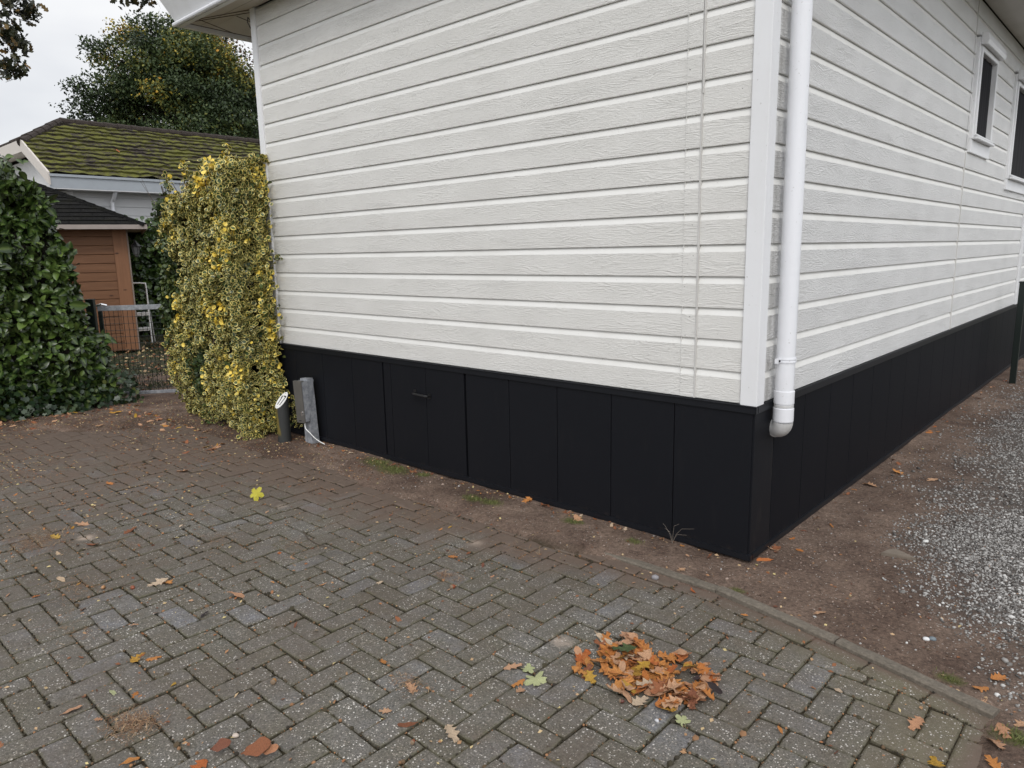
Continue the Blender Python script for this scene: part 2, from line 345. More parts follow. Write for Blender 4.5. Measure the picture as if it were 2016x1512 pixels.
# ------------------------------------------------------------------ ground
BND = [(-30, -4.6), (-8.5, -3.4), (-6.9, -2.2), (-6.35, -1.45), (-5.6, -0.88), (-4.3, -0.60), (-3.5, -0.47), (-2.2, -0.445), (-1.0, -0.405), (0.0, -0.392), (0.05, -0.388), (0.62, -0.485), (1.17, -0.615), (1.19, -2.2), (1.22, -40)]
def soil_side(x, y):
    """signed distance to the paving edge, positive on the soil side (vectorised)"""
    x = np.asarray(x, float); y = np.asarray(y, float); best = np.full(x.shape, 1e9); sg = np.ones(x.shape)
    for (x0, y0), (x1, y1) in zip(BND[:-1], BND[1:]):
        dx, dy = x1 - x0, y1 - y0; t = np.clip(((x - x0) * dx + (y - y0) * dy) / (dx * dx + dy * dy), 0, 1)
        d = np.hypot(x - x0 - t * dx, y - y0 - t * dy); s = np.sign(dx * (y - y0) - dy * (x - x0))
        u = d < best - 1e-9; best = np.where(u, d, best); sg = np.where(u, s, sg)
    return best * sg
def gravel_w(x, y):
    ex = np.interp(y, [-1.2, -0.6, -0.3, -0.05, 0.23, 0.5, 0.8, 1.35, 2.6, 4.0, 6.2, 9], [1.50, 1.36, 1.20, 1.05, 0.90, 0.76, 0.60, 0.52, 0.50, 0.48, 0.46, 0.46])
    return sstep(-0.25, 0.38, x - ex + (fbm(x, y, 2.3, 3, 5) - 0.5) * 0.55)
gy_p = [(-2.9, -.12, .16), (-2.68, -.15, .18), (-2.4, -.09, .09), (-1.74, -.24, .10), (-1.6, -.22, .1), (-1.0, -.15, .09), (-.56, -.18, .06), (0.1, -.33, .05), (1.0, -.5, .06), (1.24, -.72, .1)]
def green_w(x, y):
    g = 0
    for a, b, r in gy_p: g = np.maximum(g, 1 - np.hypot(x - a, (y - b) * 1.5) / (r * 1.5))
    return np.clip(g, 0, 1)
def soil_h(x, y):
    d = soil_side(x, y)
    onp = -0.022 + 0.004 * (fbm(x, y, 9, 3, 2) - .5)
    left = sstep(-3.0, -4.6, x)
    off = 0.004 + (fbm(x, y, 1.6, 4, 9) - 0.5) * 0.035 + (fbm(x, y, 11, 4, 4) - .5) * 0.016
    off = off - 0.012 * left
    t = sstep(-0.07, 0.05, d + (fbm(x, y, 3.5, 4, 31) - .5) * 0.22 * sstep(0.1, -0.4, x))
    h = onp * (1 - t) + off * t
    nearh = sstep(0.22, 0.0, np.maximum(np.abs(y), 0)) * (x < 0) * (x > -4.4)
    return h - 0.008 * nearh
gx = np.arange(-9.0, 3.2, 0.024); gyv = np.arange(-4.6, 8.6, 0.024)
# coarser where nothing near the camera looks
GX, GY = np.meshgrid(gx, gyv, indexing='xy'); Z = soil_h(GX, GY); nx, ny = len(gx), len(gyv)
idx = np.arange(nx * ny).reshape(ny, nx)
F = np.stack([idx[:-1, :-1], idx[:-1, 1:], idx[1:, 1:], idx[1:, :-1]], -1).reshape(-1, 4)
cx = GX.ravel()[F[:, 0]]; cy = GY.ravel()[F[:, 0]]
F = F[~((cx < -0.12) & (cx > -4.2) & (cy > 0.2))]
D = soil_side(GX, GY)
soil = mesh_np('ground', np.stack([GX, GY, Z], -1).reshape(-1, 3), F, SOIL, attrs={
    'green': green_w(GX, GY).ravel(), 'joint': (1 - sstep(-0.17, -0.03, D + (fbm(GX, GY, 5, 3, 8) - .5) * .16)).ravel(), 'gravel': gravel_w(GX, GY).ravel()}, smooth=True)
soil['kind'] = 'structure'
def lawn_mat():
    m = Mat('lawn_ground'); c = m.mix(m.noise(8, detail=6, rough=.7), (0.025, 0.03, 0.012), (0.07, 0.06, 0.03)); m.P(Base_Color=c, Roughness=.9, Normal=m.bump(m.noise(40, detail=4), .02)); return m.m
g = MB(); S = 300
g.quad((-S, -S, -0.045), (S, -S, -0.045), (S, S, -0.045), (-S, S, -0.045)); far = g.build('terrain', lawn_mat()); far['kind'] = 'structure'

# herringbone paving, clipped to the edge course
PZ = -0.012; w = 0.1068
P0, P1 = np.array((-3.4, -0.36)), np.array((1.17, -0.63))
edge_line = [(-40, -0.445), (-3.4, -0.50), (-1.0, -0.462), (0.05, -0.495), (1.17, -0.735)]
def clip(poly, a, b):       # keep the part to the right of a->b
    o = []; n = (b[1] - a[1], -(b[0] - a[0]))
    for i in range(len(poly)):
        p, q = poly[i], poly[(i + 1) % len(poly)]
        dp_ = (p[0] - a[0]) * n[0] + (p[1] - a[1]) * n[1]; dq = (q[0] - a[0]) * n[0] + (q[1] - a[1]) * n[1]
        if dp_ >= 0: o.append(p)
        if dp_ * dq < 0: t = dp_ / (dp_ - dq); o.append((p[0] + (q[0] - p[0]) * t, p[1] + (q[1] - p[1]) * t))
    return o
def inset(poly, d):
    n = len(poly); r = []
    for i in range(n):
        p0, p1, p2 = poly[i - 1], poly[i], poly[(i + 1) % n]
        e1 = Vector((p1[0] - p0[0], p1[1] - p0[1])); e2 = Vector((p2[0] - p1[0], p2[1] - p1[1]))
        if e1.length < 1e-4 or e2.length < 1e-4: return None
        e1.normalize(); e2.normalize(); n1 = Vector((-e1.y, e1.x)); n2 = Vector((-e2.y, e2.x)); k = 1 + n1.dot(n2)
        if k < 0.2: return None
        v = (n1 + n2) / k * d; r.append((p1[0] + v.x, p1[1] + v.y))
    return r
def area(p): return 0.5 * sum(p[i][0] * p[(i + 1) % len(p)][1] - p[(i + 1) % len(p)][0] * p[i][1] for i in range(len(p)))
bricks = []
for a in range(-70, 71):
    for b in range(-40, 41):
        ox, oy = 0.020 + (a + 2 * b) * w, -1.667 + (-a + 2 * b) * w
        if ox < -9.2 or ox > 1.3 or oy > 0 or oy < -4.7: continue
        for (x0, y0, x1, y1) in ((ox, oy, ox + w, oy + 2 * w), (ox + w, oy + w, ox + 3 * w, oy + 2 * w)):
            bricks.append([(x0, y0), (x1, y0), (x1, y1), (x0, y1)])
polys = []
for p in bricks:
    for e0, e1 in zip(edge_line[:-1], edge_line[1:]):
        mxx = sum(q[0] for q in p) / len(p) if p else 0
        if p and e0[0] - .2 < mxx <= e1[0] + .2: p = clip(p, e0, e1)
    if p: p = clip(p, (1.185, 5), (1.185, -5)) if False else [q for q in p]
    if p and max(q[0] for q in p) > 1.185:
        p = clip(p, (1.185, -5), (1.185, 5)) if area(clip(p, (1.185, -5), (1.185, 5)) or [(0, 0)] * 3) > 0 and min(q[0] for q in clip(p, (1.185, -5), (1.185, 5))) < 1.1849 else clip(p, (1.185, 5), (1.185, -5))
    if len(p) >= 3 and area(p) > 0.0012 and max(q[0] for q in p) <= 1.2: polys.append(p)
for (a, b) in zip(edge_line[1:-1], edge_line[2:]):        # stretcher course beside the kerb
    a = Vector(a); b = Vector(b); L = (b - a).length; d = (b - a) / L; nn = Vector((-d.y, d.x)); n = max(1, round(L / 0.214)); st = L / n
    for i in range(n):
        p = a + d * st * i; q = p + d * st
        polys.append([tuple(p), tuple(q), tuple(q + nn * 0.1), tuple(p + nn * 0.1)])
V = []; FF = {4: []}; NG = []; at_t, at_d, at_e, at_m = [], [], [], []
rr = random.Random(3)
faces = []
for p in polys:
    o = inset(p, 0.0018 + rr.random() * 0.001); t = inset(p, 0.0065 + rr.random() * 0.002)
    if not o or not t or area(t) < 0.0008: continue
    def ring(pp, jit, ref):
        r = []
        for i in range(len(pp)):
            q0, q1 = pp[i], pp[(i + 1) % len(pp)]; L = math.hypot(ref[i][0] - ref[(i + 1) % len(ref)][0], ref[i][1] - ref[(i + 1) % len(ref)][1]); n = max(1, int(round(L / 0.034)))
            for k in range(n):
                s_ = k / n; x = q0[0] + (q1[0] - q0[0]) * s_; y = q0[1] + (q1[1] - q0[1]) * s_
                if k == 0:      # worn corner
                    c_ = (sum(z_[0] for z_ in pp) / len(pp), sum(z_[1] for z_ in pp) / len(pp)); f = rr.uniform(0.015, 0.05); x += (c_[0] - x) * f; y += (c_[1] - y) * f
                r.append((x + rr.uniform(-jit, jit), y + rr.uniform(-jit, jit)))
        return r
    ro, rtp = ring(o, 0.0005, o), None
    st_ = rr.getstate(); rtp = ring(t, 0.0011, o)
    if len(ro) != len(rtp):
        continue
    n = len(ro); cxx = sum(q[0] for q in t) / len(t); cyy = sum(q[1] for q in t) / len(t)
    tx, ty = rr.gauss(0, 0.015), rr.gauss(0, 0.015); dz = rr.gauss(0, 0.0022) + 0.006 * float(fbm(np.array(cxx), np.array(cyy), 1.1, 2, 77) - .5)
    base = len(V); rot = rr.uniform(-0.020, 0.020)
    def pt(q, z): 
        x, y = q[0] - cxx, q[1] - cyy
        return (cxx + x - rot * y, cyy + y + rot * x, PZ + dz + z + tx * x + ty * y)
    inn = [(cxx + (q[0] - cxx) * 0.86, cyy + (q[1] - cyy) * 0.86) for q in rtp]
    V += [pt(q, -0.018) for q in ro] + [pt(q, -0.0035) for q in ro] + [pt(q, 0.0) for q in rtp] + [pt(q, 0.0008) for q in inn]
    for lv in (0, 1, 2):
        for i in range(n): faces.append((base + lv * n + i, base + lv * n + (i + 1) % n, base + (lv + 1) * n + (i + 1) % n, base + (lv + 1) * n + i))
    faces.append(tuple(range(base + 3 * n, base + 4 * n)))
    tin = min(1, max(0, rr.gauss(0.42, 0.20) + (0.35 if rr.random() < 0.12 else 0)))
    at_t += [tin] * (4 * n); at_e += [1.0] * (2 * n) + [0.6] * n + [0.0] * n
me = bpy.data.meshes.new('paving'); me.from_pydata(V, [], faces); me.materials.append(PAVER)
VA = np.array(V); dd = -soil_side(VA[:, 0], VA[:, 1])
wid = np.interp(VA[:, 0], [-7, -5, -3.6, -2.2, -1.0, 0.0, 0.6, 1.2], [2.6, 2.0, 1.25, 0.80, 0.50, 0.17, 0.11, 0.07])
dust = np.clip(1 - dd / wid, 0, 1) ** 0.9
dust = np.maximum(dust, 0.62 * sstep(-1.6, -5.0, VA[:, 0]) * sstep(-3.4, -1.8, VA[:, 1]))
moss = sstep(0.5, 0.0, dd) * sstep(-0.5, 0.5, VA[:, 0]) + 0.55 * sstep(0.6, 1.1, VA[:, 0])
for nme, arr in (('tint', at_t), ('edge', at_e), ('dust', dust), ('moss', moss)):
    a_ = me.attributes.new(nme, 'FLOAT', 'POINT'); a_.data.foreach_set('value', np.asarray(arr, np.float32))
pv = bpy.data.objects.new('paving', me); COL.objects.link(pv); pv['kind'] = 'structure'

# kerb of narrow concrete edging
def conc():
    m = Mat('kerb_concrete'); n = m.noise(70, detail=6, rough=.7)
    c = m.mix(m.noise(6, detail=4), (0.10, 0.085, 0.065), (0.17, 0.145, 0.115)); c = m.mix(1, c, m.ramp(n, [(.3, .6), (.7, 1.35)]), 'MULTIPLY')
    m.P(Base_Color=c, Roughness=.85, Normal=m.bump(n, .003)); return m.m
KERB = conc()
kp = [(-0.93, -0.355), (0.03, -0.378), (0.60, -0.480), (1.165, -0.618)]
klab = ['concrete edging stone mostly buried in soil in front of the dark skirting', 'raised concrete edging stone in front of the house corner', 'low concrete edging stone nearest the bottom right end of the paving']
for i in range(3):
    a, b = Vector((*kp[i], 0)), Vector((*kp[i + 1], 0)); d = (b - a).normalized(); n = Vector((-d.y, d.x, 0)); mb = MB()
    N = 14; z0 = [0.000, 0.012, 0.004][i]; z1 = [0.006, 0.004, 0.007][i]; vs = []; fs = []
    a = a + d * 0.004; b = b - d * 0.004
    for k in range(N + 1):
        p = a.lerp(b, k / N); z = z0 + (z1 - z0) * k / N + rr.uniform(-.0012, .0012)
        for (o_, zz) in ((-0.028, -0.08), (-0.028, z - 0.006), (-0.021, z), (0.019, z), (0.026, z - 0.007), (0.026, -0.08)):
            q = p + n * (o_ + rr.uniform(-.0008, .0008)); vs.append((q.x, q.y, zz))
    for k in range(N):
        for j in range(5): fs.append((k * 6 + j, k * 6 + j + 1, (k + 1) * 6 + j + 1, (k + 1) * 6 + j))
    fs += [tuple(range(5, -1, -1)), tuple(range(N * 6, N * 6 + 6))]
    mb.add(vs, [f[::-1] for f in fs]); o = mb.build('kerb_stone', KERB); tag(o, klab[i], 'kerb stone', 'edging stones along the paving')

# ico base for pebbles
def ico(sub):
    b = bmesh.new(); bmesh.ops.create_icosphere(b, subdivisions=sub, radius=1.0)
    v = np.array([q.co[:] for q in b.verts]); f = np.array([[x.index for x in q.verts] for q in b.faces]); b.free(); return v, f
def randrot(n, tilt=3.14):
    a = rng.uniform(0, 2 * np.pi, n); b = rng.normal(0, tilt, n); c = rng.normal(0, tilt, n)
    ca, sa, cb, sb, cc, sc_ = np.cos(a), np.sin(a), np.cos(b), np.sin(b), np.cos(c), np.sin(c); z = np.zeros(n); o = np.ones(n)
    Rz = np.stack([np.stack([ca, -sa, z], 1), np.stack([sa, ca, z], 1), np.stack([z, z, o], 1)], 1)
    Ry = np.stack([np.stack([cb, z, sb], 1), np.stack([z, o, z], 1), np.stack([-sb, z, cb], 1)], 1)
    Rx = np.stack([np.stack([o, z, z], 1), np.stack([z, cc, -sc_], 1), np.stack([z, sc_, cc], 1)], 1)
    return Rz @ Ry @ Rx
def stones(name, sub, X, Y, size, zoff, mat, tint, label=None, flat=0.55):
    v, f = ico(sub); v = v * (1 + 0.16 * np.sin(v[:, [0]] * 3.1 + 1) * np.cos(v[:, [1]] * 2.7)) 
    n = len(X); M = randrot(n, 0.35) @ (np.stack([rng.uniform(.7, 1.25, n), rng.uniform(.6, 1.0, n), rng.uniform(.75, 1.2, n) * flat], 1)[:, None, :] * np.eye(3)[None]) * size[:, None, None]
    L = np.stack([X, Y, soil_h(X, Y) + size * zoff], 1)
    o = scatter(name, v, [f], M, L, mat, attrs={'tint': tint}, smooth=True); o['kind'] = 'stuff'
    if label: o['label'] = label
    return o
def sample(n, x0, x1, y0, y1, wfun):
    X = rng.uniform(x0, x1, n); Y = rng.uniform(y0, y1, n); k = rng.random(n) < wfun(X, Y); return X[k], Y[k]
inhouse = lambda X, Y: (X < 0.02) & (X > -4.4) & (Y > -0.02)
Xa, Ya = sample(80000, 0.4, 2.4, -1.2, 1.6, lambda x, y: gravel_w(x, y) * (soil_side(x, y) > 0.02) * (x > 1.2 - (y > -.6) * 2))
sz = rng.lognormal(math.log(0.0053), 0.36, len(Xa)); stones('gravel', 1, Xa, Ya, sz, 0.22, PEBBLE, rng.random(len(Xa)))
Xa, Ya = sample(66000, 0.12, 2.2, 1.6, 8.5, lambda x, y: np.maximum(gravel_w(x, y) * 0.9, 0.10))
sz = rng.lognormal(math.log(0.0064), 0.36, len(Xa)); stones('gravel', 1, Xa, Ya, sz, 0.22, PEBBLE, rng.random(len(Xa)) * 0.95)
# soil crumbs and small stones between house and gravel
Xa, Ya = sample(26000, -4.6, 2.0, -0.7, 4.0, lambda x, y: (soil_side(x, y) > 0.02) * ~inhouse(x, y) * (0.12 + 0.9 * (fbm(x, y, 2.7, 3, 66) > .5)))
sz = rng.lognormal(math.log(0.0028), 0.45, len(Xa)); stones('soil_crumbs', 0 + 1, Xa, Ya, sz, 0.25, CRUMB, rng.random(len(Xa)))
Xa, Ya = sample(1500, -4.2, 2.0, -0.6, 6.0, lambda x, y: (soil_side(x, y) > 0.02) * ~inhouse(x, y) * 0.6)
sz = rng.lognormal(math.log(0.0055), 0.35, len(Xa)); stones('small_stones', 1, Xa, Ya, sz, 0.3, PEBBLE, rng.uniform(.3, 1, len(Xa)))

# ------------------------------------------------------------------ siding
Z0 = 0.8073; BH = 0.155; ZT = 3.585
def siding(mb, axis, a0, a1, pos, sgn, openings=(), off=0.0, z0=Z0, z1=ZT, step=1.2):
    """boards along axis between a0 and a1; face at pos, outward direction sgn on the other axis"""
    def P(a, out_, z):
        q = pos + sgn * (out_ + off); return (a, q, z) if axis == 'x' else (q, a, z)
    k = 0
    while z0 + k * BH < z1 - 1e-4:
        zb = z0 + k * BH; zt = min(zb + BH, z1); zm = min(zb + BH - 0.036, zt); iv = [(a0, a1)]
        for (o0, o1, oz0, oz1) in openings:
            if oz0 < (zb + zt) / 2 < oz1:
                nv = []
                for s0, s1 in iv:
                    if o0 > s0: nv.append((s0, min(o0, s1)))
                    if o1 < s1: nv.append((max(o1, s0), s1))
                iv = [q for q in nv if q[1] - q[0] > 1e-3]
        for s0, s1 in iv:
            flip = (axis == 'x') == (sgn < 0)
            def Q(pts, mi):
                mb.add(pts if flip else pts[::-1], [(0, 1, 2, 3)], mi)
            Q([P(s0, -0.026, zb), P(s1, -0.026, zb), P(s1, -0.002, zb), P(s0, -0.002, zb)], 1)
            ze_ = zt - 0.0019 if zt > zm else zt
            Q([P(s0, -0.002, zb), P(s1, -0.002, zb), P(s1, 0, zb + 0.003), P(s0, 0, zb + 0.003)], 1)
            Q([P(s0, 0, zb + 0.003), P(s1, 0, zb + 0.003), P(s1, 0, zm), P(s0, 0, zm)], 0)
            if zt > zm:
                Q([P(s0, 0, zm), P(s1, 0, zm), P(s1, -0.013, ze_), P(s0, -0.013, ze_)], 1)
                Q([P(s0, -0.013, ze_), P(s1, -0.013, ze_), P(s1, -0.026, ze_), P(s0, -0.026, ze_)], 1)
                Q([P(s0, -0.026, ze_), P(s1, -0.026, ze_), P(s1, -0.026, zt), P(s0, -0.026, zt)], 1)
        k += 1
chalet = thing('chalet', 'off-white wood-grain clad chalet with black skirting and white downpipe, filling the middle of the photo', 'chalet')
mb = MB(); siding(mb, 'x', -4.39, -0.4085, 0.0, -1); siding(mb, 'x', -0.326, -0.06, 0.0, -1); mb.build('front_wall', [SIDE_X, LEDGE], chalet)
mb = MB(); siding(mb, 'x', -0.405, -0.327, 0.0, -1, off=0.006); mb.box((-0.4056, -0.0055, Z0), (-0.4048, 0.02, ZT), 1); mb.box((-0.3272, -0.0055, Z0), (-0.3264, .02, ZT), 1); mb.build('joint_board', [siding_mat('painted_wood_grain_joint', 'x', 11.3), LEDGE], chalet)
mb = MB(); mb.box((-0.3262, -0.0105, Z0 + 0.0), (-0.3190, 0.01, Z0 + 9.6 * BH)); mb.build('joint_strip', BEAD, chalet, bevel=0.0015)
mb = MB(); mb.box((-0.3215, -0.0100, Z0 + 9.6 * BH), (-0.3150, 0.01, ZT)); mb.build('joint_strip', BEAD, chalet, bevel=0.0015)
W1 = (4.16, 4.98, 2.36, 3.26); W2 = (6.04, 7.40, 2.13, 3.26)
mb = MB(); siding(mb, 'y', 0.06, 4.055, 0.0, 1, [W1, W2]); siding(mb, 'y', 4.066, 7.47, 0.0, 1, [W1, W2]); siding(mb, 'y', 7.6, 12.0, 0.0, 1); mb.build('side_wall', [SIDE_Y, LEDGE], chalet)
mb = MB(); mb.box((-0.012, 4.055, Z0), (0.006, 4.066, 2.33)); mb.build('joint_strip', BEAD, chalet, bevel=0.0015)
mb = MB(); mb.box((-0.012, 4.055, 3.27), (0.006, 4.066, ZT)); mb.build('joint_strip', BEAD, chalet, bevel=0.0015)
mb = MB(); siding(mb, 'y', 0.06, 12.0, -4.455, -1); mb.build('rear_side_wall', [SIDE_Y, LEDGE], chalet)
mb = MB(); mb.box((-4.44, 11.8, 0.02), (-0.02, 12.0, ZT)); mb.build('back_wall', TRIM, chalet)
mb = MB(); mb.box((-0.070, -0.016, Z0 - 0.004), (0.016, 0.070, ZT)); mb.build('corner_trim', TRIM, chalet, bevel=0.003, seg=3)
mb = MB(); mb.box((-4.462, -0.014, Z0 - 0.004), (-4.388, 0.065, ZT)); mb.build('corner_trim', TRIM, chalet, bevel=0.003, seg=3)
mb = MB(); mb.box((-0.01, 7.475, Z0 - 0.004), (0.02, 7.595, ZT)); mb.build('wall_trim', TRIM, chalet, bevel=0.003)

# skirting: vertical anthracite boards
def boards(mb, axis, js, pos, sgn, z0=0.02, z1=0.766, gap=0.0045, th=0.02):
    for a, b in zip(js[:-1], js[1:]):
        a += gap / 2; b -= gap / 2
        if axis == 'x': mb.box((a, pos, z0), (b, pos + th, z1))
        else: mb.box((pos - th, a, z0), (pos, b, z1))
FJ = [-4.41, -4.157, -3.744, -3.331, -2.937]; FJ2 = [-2.026, -1.629, -1.234, -0.84, -0.436, -0.004]; HJ = [-2.921, -2.835, -2.437, -2.041]
mb = MB(); boards(mb, 'x', FJ, -0.004, -1); mb.build('skirting', SKIRT, chalet, bevel=0.0012, seg=1)
mb = MB(); boards(mb, 'x', FJ2, -0.004, -1); mb.build('skirting', SKIRT, chalet, bevel=0.0012, seg=1)
hatch = MB(); boards(hatch, 'x', HJ, -0.006, -1); hatch = hatch.build('hatch_door', SKIRT, chalet, bevel=0.0012, seg=1)
mb = MB(); mb.tube([(-2.552, -0.006, 0.575), (-2.552, -0.034, 0.572), (-2.535, -0.042, 0.570), (-2.415, -0.042, 0.566), (-2.398, -0.034, 0.564), (-2.398, -0.006, 0.564)], 0.0085, 8)
mb.box((-2.568, -0.012, 0.556), (-2.536, -0.006, 0.594)); mb.box((-2.414, -0.012, 0.545), (-2.382, -0.006, 0.583)); mb.build('door_handle', BLACKPL, hatch, bevel=0.001)
SJ = [0.0 + 0.0, 0.241] ; SJ2 = [0.241 + 0.4085 * i for i in range(0, 29)]
mb = MB(); boards(mb, 'y', SJ, 0.004, 1); mb.build('corner_board', SKIRT_WORN, chalet, bevel=0.0012, seg=1)
mb = MB(); boards(mb, 'y', SJ2, 0.004, 1); mb.build('skirting', SKIRT_S, chalet, bevel=0.0012, seg=1)
mb = MB(); mb.box((-4.42, 0.017, -0.05), (-0.022, 0.04, Z0)); mb.box((-0.045, 0.03, -0.05), (-0.0165, 11.9, Z0)); mb.box((-4.43, 0.05, -0.05), (-4.40, 11.9, Z0)); mb.build('skirting_backing', BLACK, chalet)
for (nm, z0, z1, pr) in (('skirting_top_rail', 0.764, 0.8045, 0.010), ('skirting_base_rail', 0.004, 0.036, 0.012)):
    mb = MB(); mb.box((-4.42, -0.004 - pr, z0), (0.004 + pr, 0.012, z1)); mb.build(nm, SKTRIM, chalet, bevel=0.003)
    mb = MB(); mb.box((-0.012, 0.0125, z0), (0.0038 + pr, 11.95, z1)); mb.build(nm, SKTRIM, chalet, bevel=0.003)
mb = MB(); mb.box((-4.42, -0.020, 0.7985), (0.019, -0.012, 0.8035)); mb.build('skirting_lip', SKTRIM, chalet)

# soffit, fascia, gutter lip, roof
def soffit_mat():
    m = Mat('soffit_grooves'); sp = m.n('ShaderNodeSeparateXYZ', {0: m.obj()})
    wv = m.math('FRACT', m.math('MULTIPLY', sp.outputs['Y'], 10.0)); g_ = m.ramp(wv, [(0.0, 0.0), (0.05, 1.0), (0.95, 1.0), (1.0, 0.0)])
    c = m.mix(m.noise(4, detail=4), (0.50, 0.46, 0.41), (0.60, 0.56, 0.51)); c = m.mix(g_, (0.25, 0.22, 0.19), c); m.P(Base_Color=c, Roughness=.5, Normal=m.bump(g_, .004)); return m.m
mb = MB(); mb.box((-5.20, -0.275, ZT), (0.50, -0.001, ZT + 0.02)); mb.build('soffit', soffit_mat(), chalet)
mb = MB()
for p, q in (((-4.46, -.0), (-5.19, -.268)), ((-4.47, .06), (-5.19, -.24)), ((-5.0, -.19), (-5.19, .25)), ((-4.7, .0), (-5.19, 1.3)), ((-5.17, -.25), (-5.17, 12.2))):
    mb.tube([(p[0], p[1], ZT - .001), (q[0], q[1], ZT - .001)], .004, 6)
mb.build('soffit_seam', plain('seam_dark_brown', (.10, .075, .055), .8), chalet)  # dark brown tubes drawn along the soffit seams
mb = MB(); mb.box((-5.20, 0.0, ZT), (-4.40, 12.3, ZT + 0.02)); mb.box((0.0, 0.0, ZT), (0.50, 12.3, ZT + 0.02)); mb.build('soffit', SOFFIT, chalet)
mb = MB()
F0 = [(-5.22, -0.285), (0.52, -0.285), (0.52, 12.32), (-5.22, 12.32)]
F1 = [(-5.36, -0.42), (0.66, -0.42), (0.66, 12.46), (-5.36, 12.46)]; vs = []
for (pp, z) in ((F0, 3.548), (F0, 3.572), (F1, 3.87), (F1, 3.90)):
    vs += [(x, y, z) for x, y in pp]
inn = [(-5.18, -0.245, 3.60), (0.48, -0.245, 3.60), (0.48, 12.28, 3.60), (-5.18, 12.28, 3.60)]; inb = [(x, y, 3.548) for x, y, z in inn]
vs += inb + inn
fs = []
for lv in range(3):
    for i in range(4): fs.append((lv * 4 + i, lv * 4 + (i + 1) % 4, (lv + 1) * 4 + (i + 1) % 4, (lv + 1) * 4 + i))
for i in range(4): fs.append((16 + (i + 1) % 4, i + 0 if False else (i + 1) % 4, i, 16 + i)); fs.append((16 + i, 20 + i, 20 + (i + 1) % 4, 16 + (i + 1) % 4))
mb.add(vs, fs); mb.build('fascia', TRIM, chalet)
mb = MB(); mb.tube([(-5.235, -0.303, 3.565), (0.53, -0.303, 3.565)], 0.019, 10); mb.tube([(-5.235, -0.303, 3.565), (-5.235, 12.3, 3.565)], 0.012, 8); mb.build('fascia_trim', PVC, chalet, smooth=True)
ROOFT = plain('dark_roof_tiles', (0.05, 0.045, 0.04), 0.8, var=0.4, scale=30)
mb = MB(); e = [(-5.34, -0.40, 3.885), (0.64, -0.40, 3.885), (0.64, 12.44, 3.885), (-5.34, 12.44, 3.885)]; rdg = [(-2.35, 2.6, 5.0), (-2.35, 9.4, 5.0)]
mb.add(e + rdg, [(0, 1, 4), (1, 2, 5, 4), (2, 3, 5), (3, 0, 4, 5), (3, 2, 1, 0)]); mb.build('roof', ROOFT, chalet)
mb = MB(); mb.tube([(-4.52, 0.02, 3.45), (-4.53, 0.0, 3.50), (-4.50, -0.01, 3.53), (-4.48, 0.0, 3.50)], 0.004, 6); mb.build('wire_hook', BLACKPL, chalet)

# downpipe
dpz = [0.715, 2.0, 3.60]
pipe = MB(); pipe.tube([(0.064, 0.197, 0.70), (0.064, 0.188, 2.0), (0.064, 0.170, 3.62)], 0.0455, 40); pipe = pipe.build('downpipe', PVC, chalet, smooth=True)
def sleeve(z0, z1, r, mat, name):
    m_ = MB(); m_.tube([(0.064, 0.197, z0 - .001), (0.064, 0.197, z0), (0.064, 0.197, z1 - .002), (0.064, 0.197, z1)], [r - .003, r, r, r - .002], 40, caps=True); return m_.build(name, mat, pipe, smooth=True)
sleeve(0.795, 0.860, 0.0495, PVC, 'pipe_collar'); sleeve(0.705, 0.772, 0.0502, PVC, 'pipe_collar'); sleeve(0.776, 0.790, 0.0475, PVC_OLD, 'pipe_collar')
el = MB(); pts = []
for i in range(9):
    t = i / 8 * math.pi / 2; pts.append((0.064 - 0.040 * (1 - math.cos(t)), 0.197 + 0.026 * (1 - math.cos(t)), 0.700 - 0.042 * math.sin(t)))
el.tube(pts, 0.0485, 32); el.tube([(0.026, .222, .658), (0.0045, .236, .658)], 0.0515, 32)
el.build('pipe_elbow', PVC_OLD, pipe, smooth=True)
cl = MB(); cl.tube([(0.064, 0.196, 1.004), (0.064, 0.196, 1.010)], 0.0500, 40); cl.tube([(0.064, 0.196, 1.018), (0.064, 0.196, 1.024)], 0.0500, 40); cl.tube([(0.064, .196, .999), (0.064, .196, 1.029)], .0475, 40)
cl.box((0.040, 0.118, 1.003), (0.056, 0.152, 1.025)); cl = cl.build('pipe_clamp', PVC, pipe, smooth=True)
sc_ = MB(); sc_.tube([(0.038, 0.132, 1.014), (0.062, 0.132, 1.014)], 0.0055, 8); sc_.build('clamp_screw', BLACKPL, pipe)

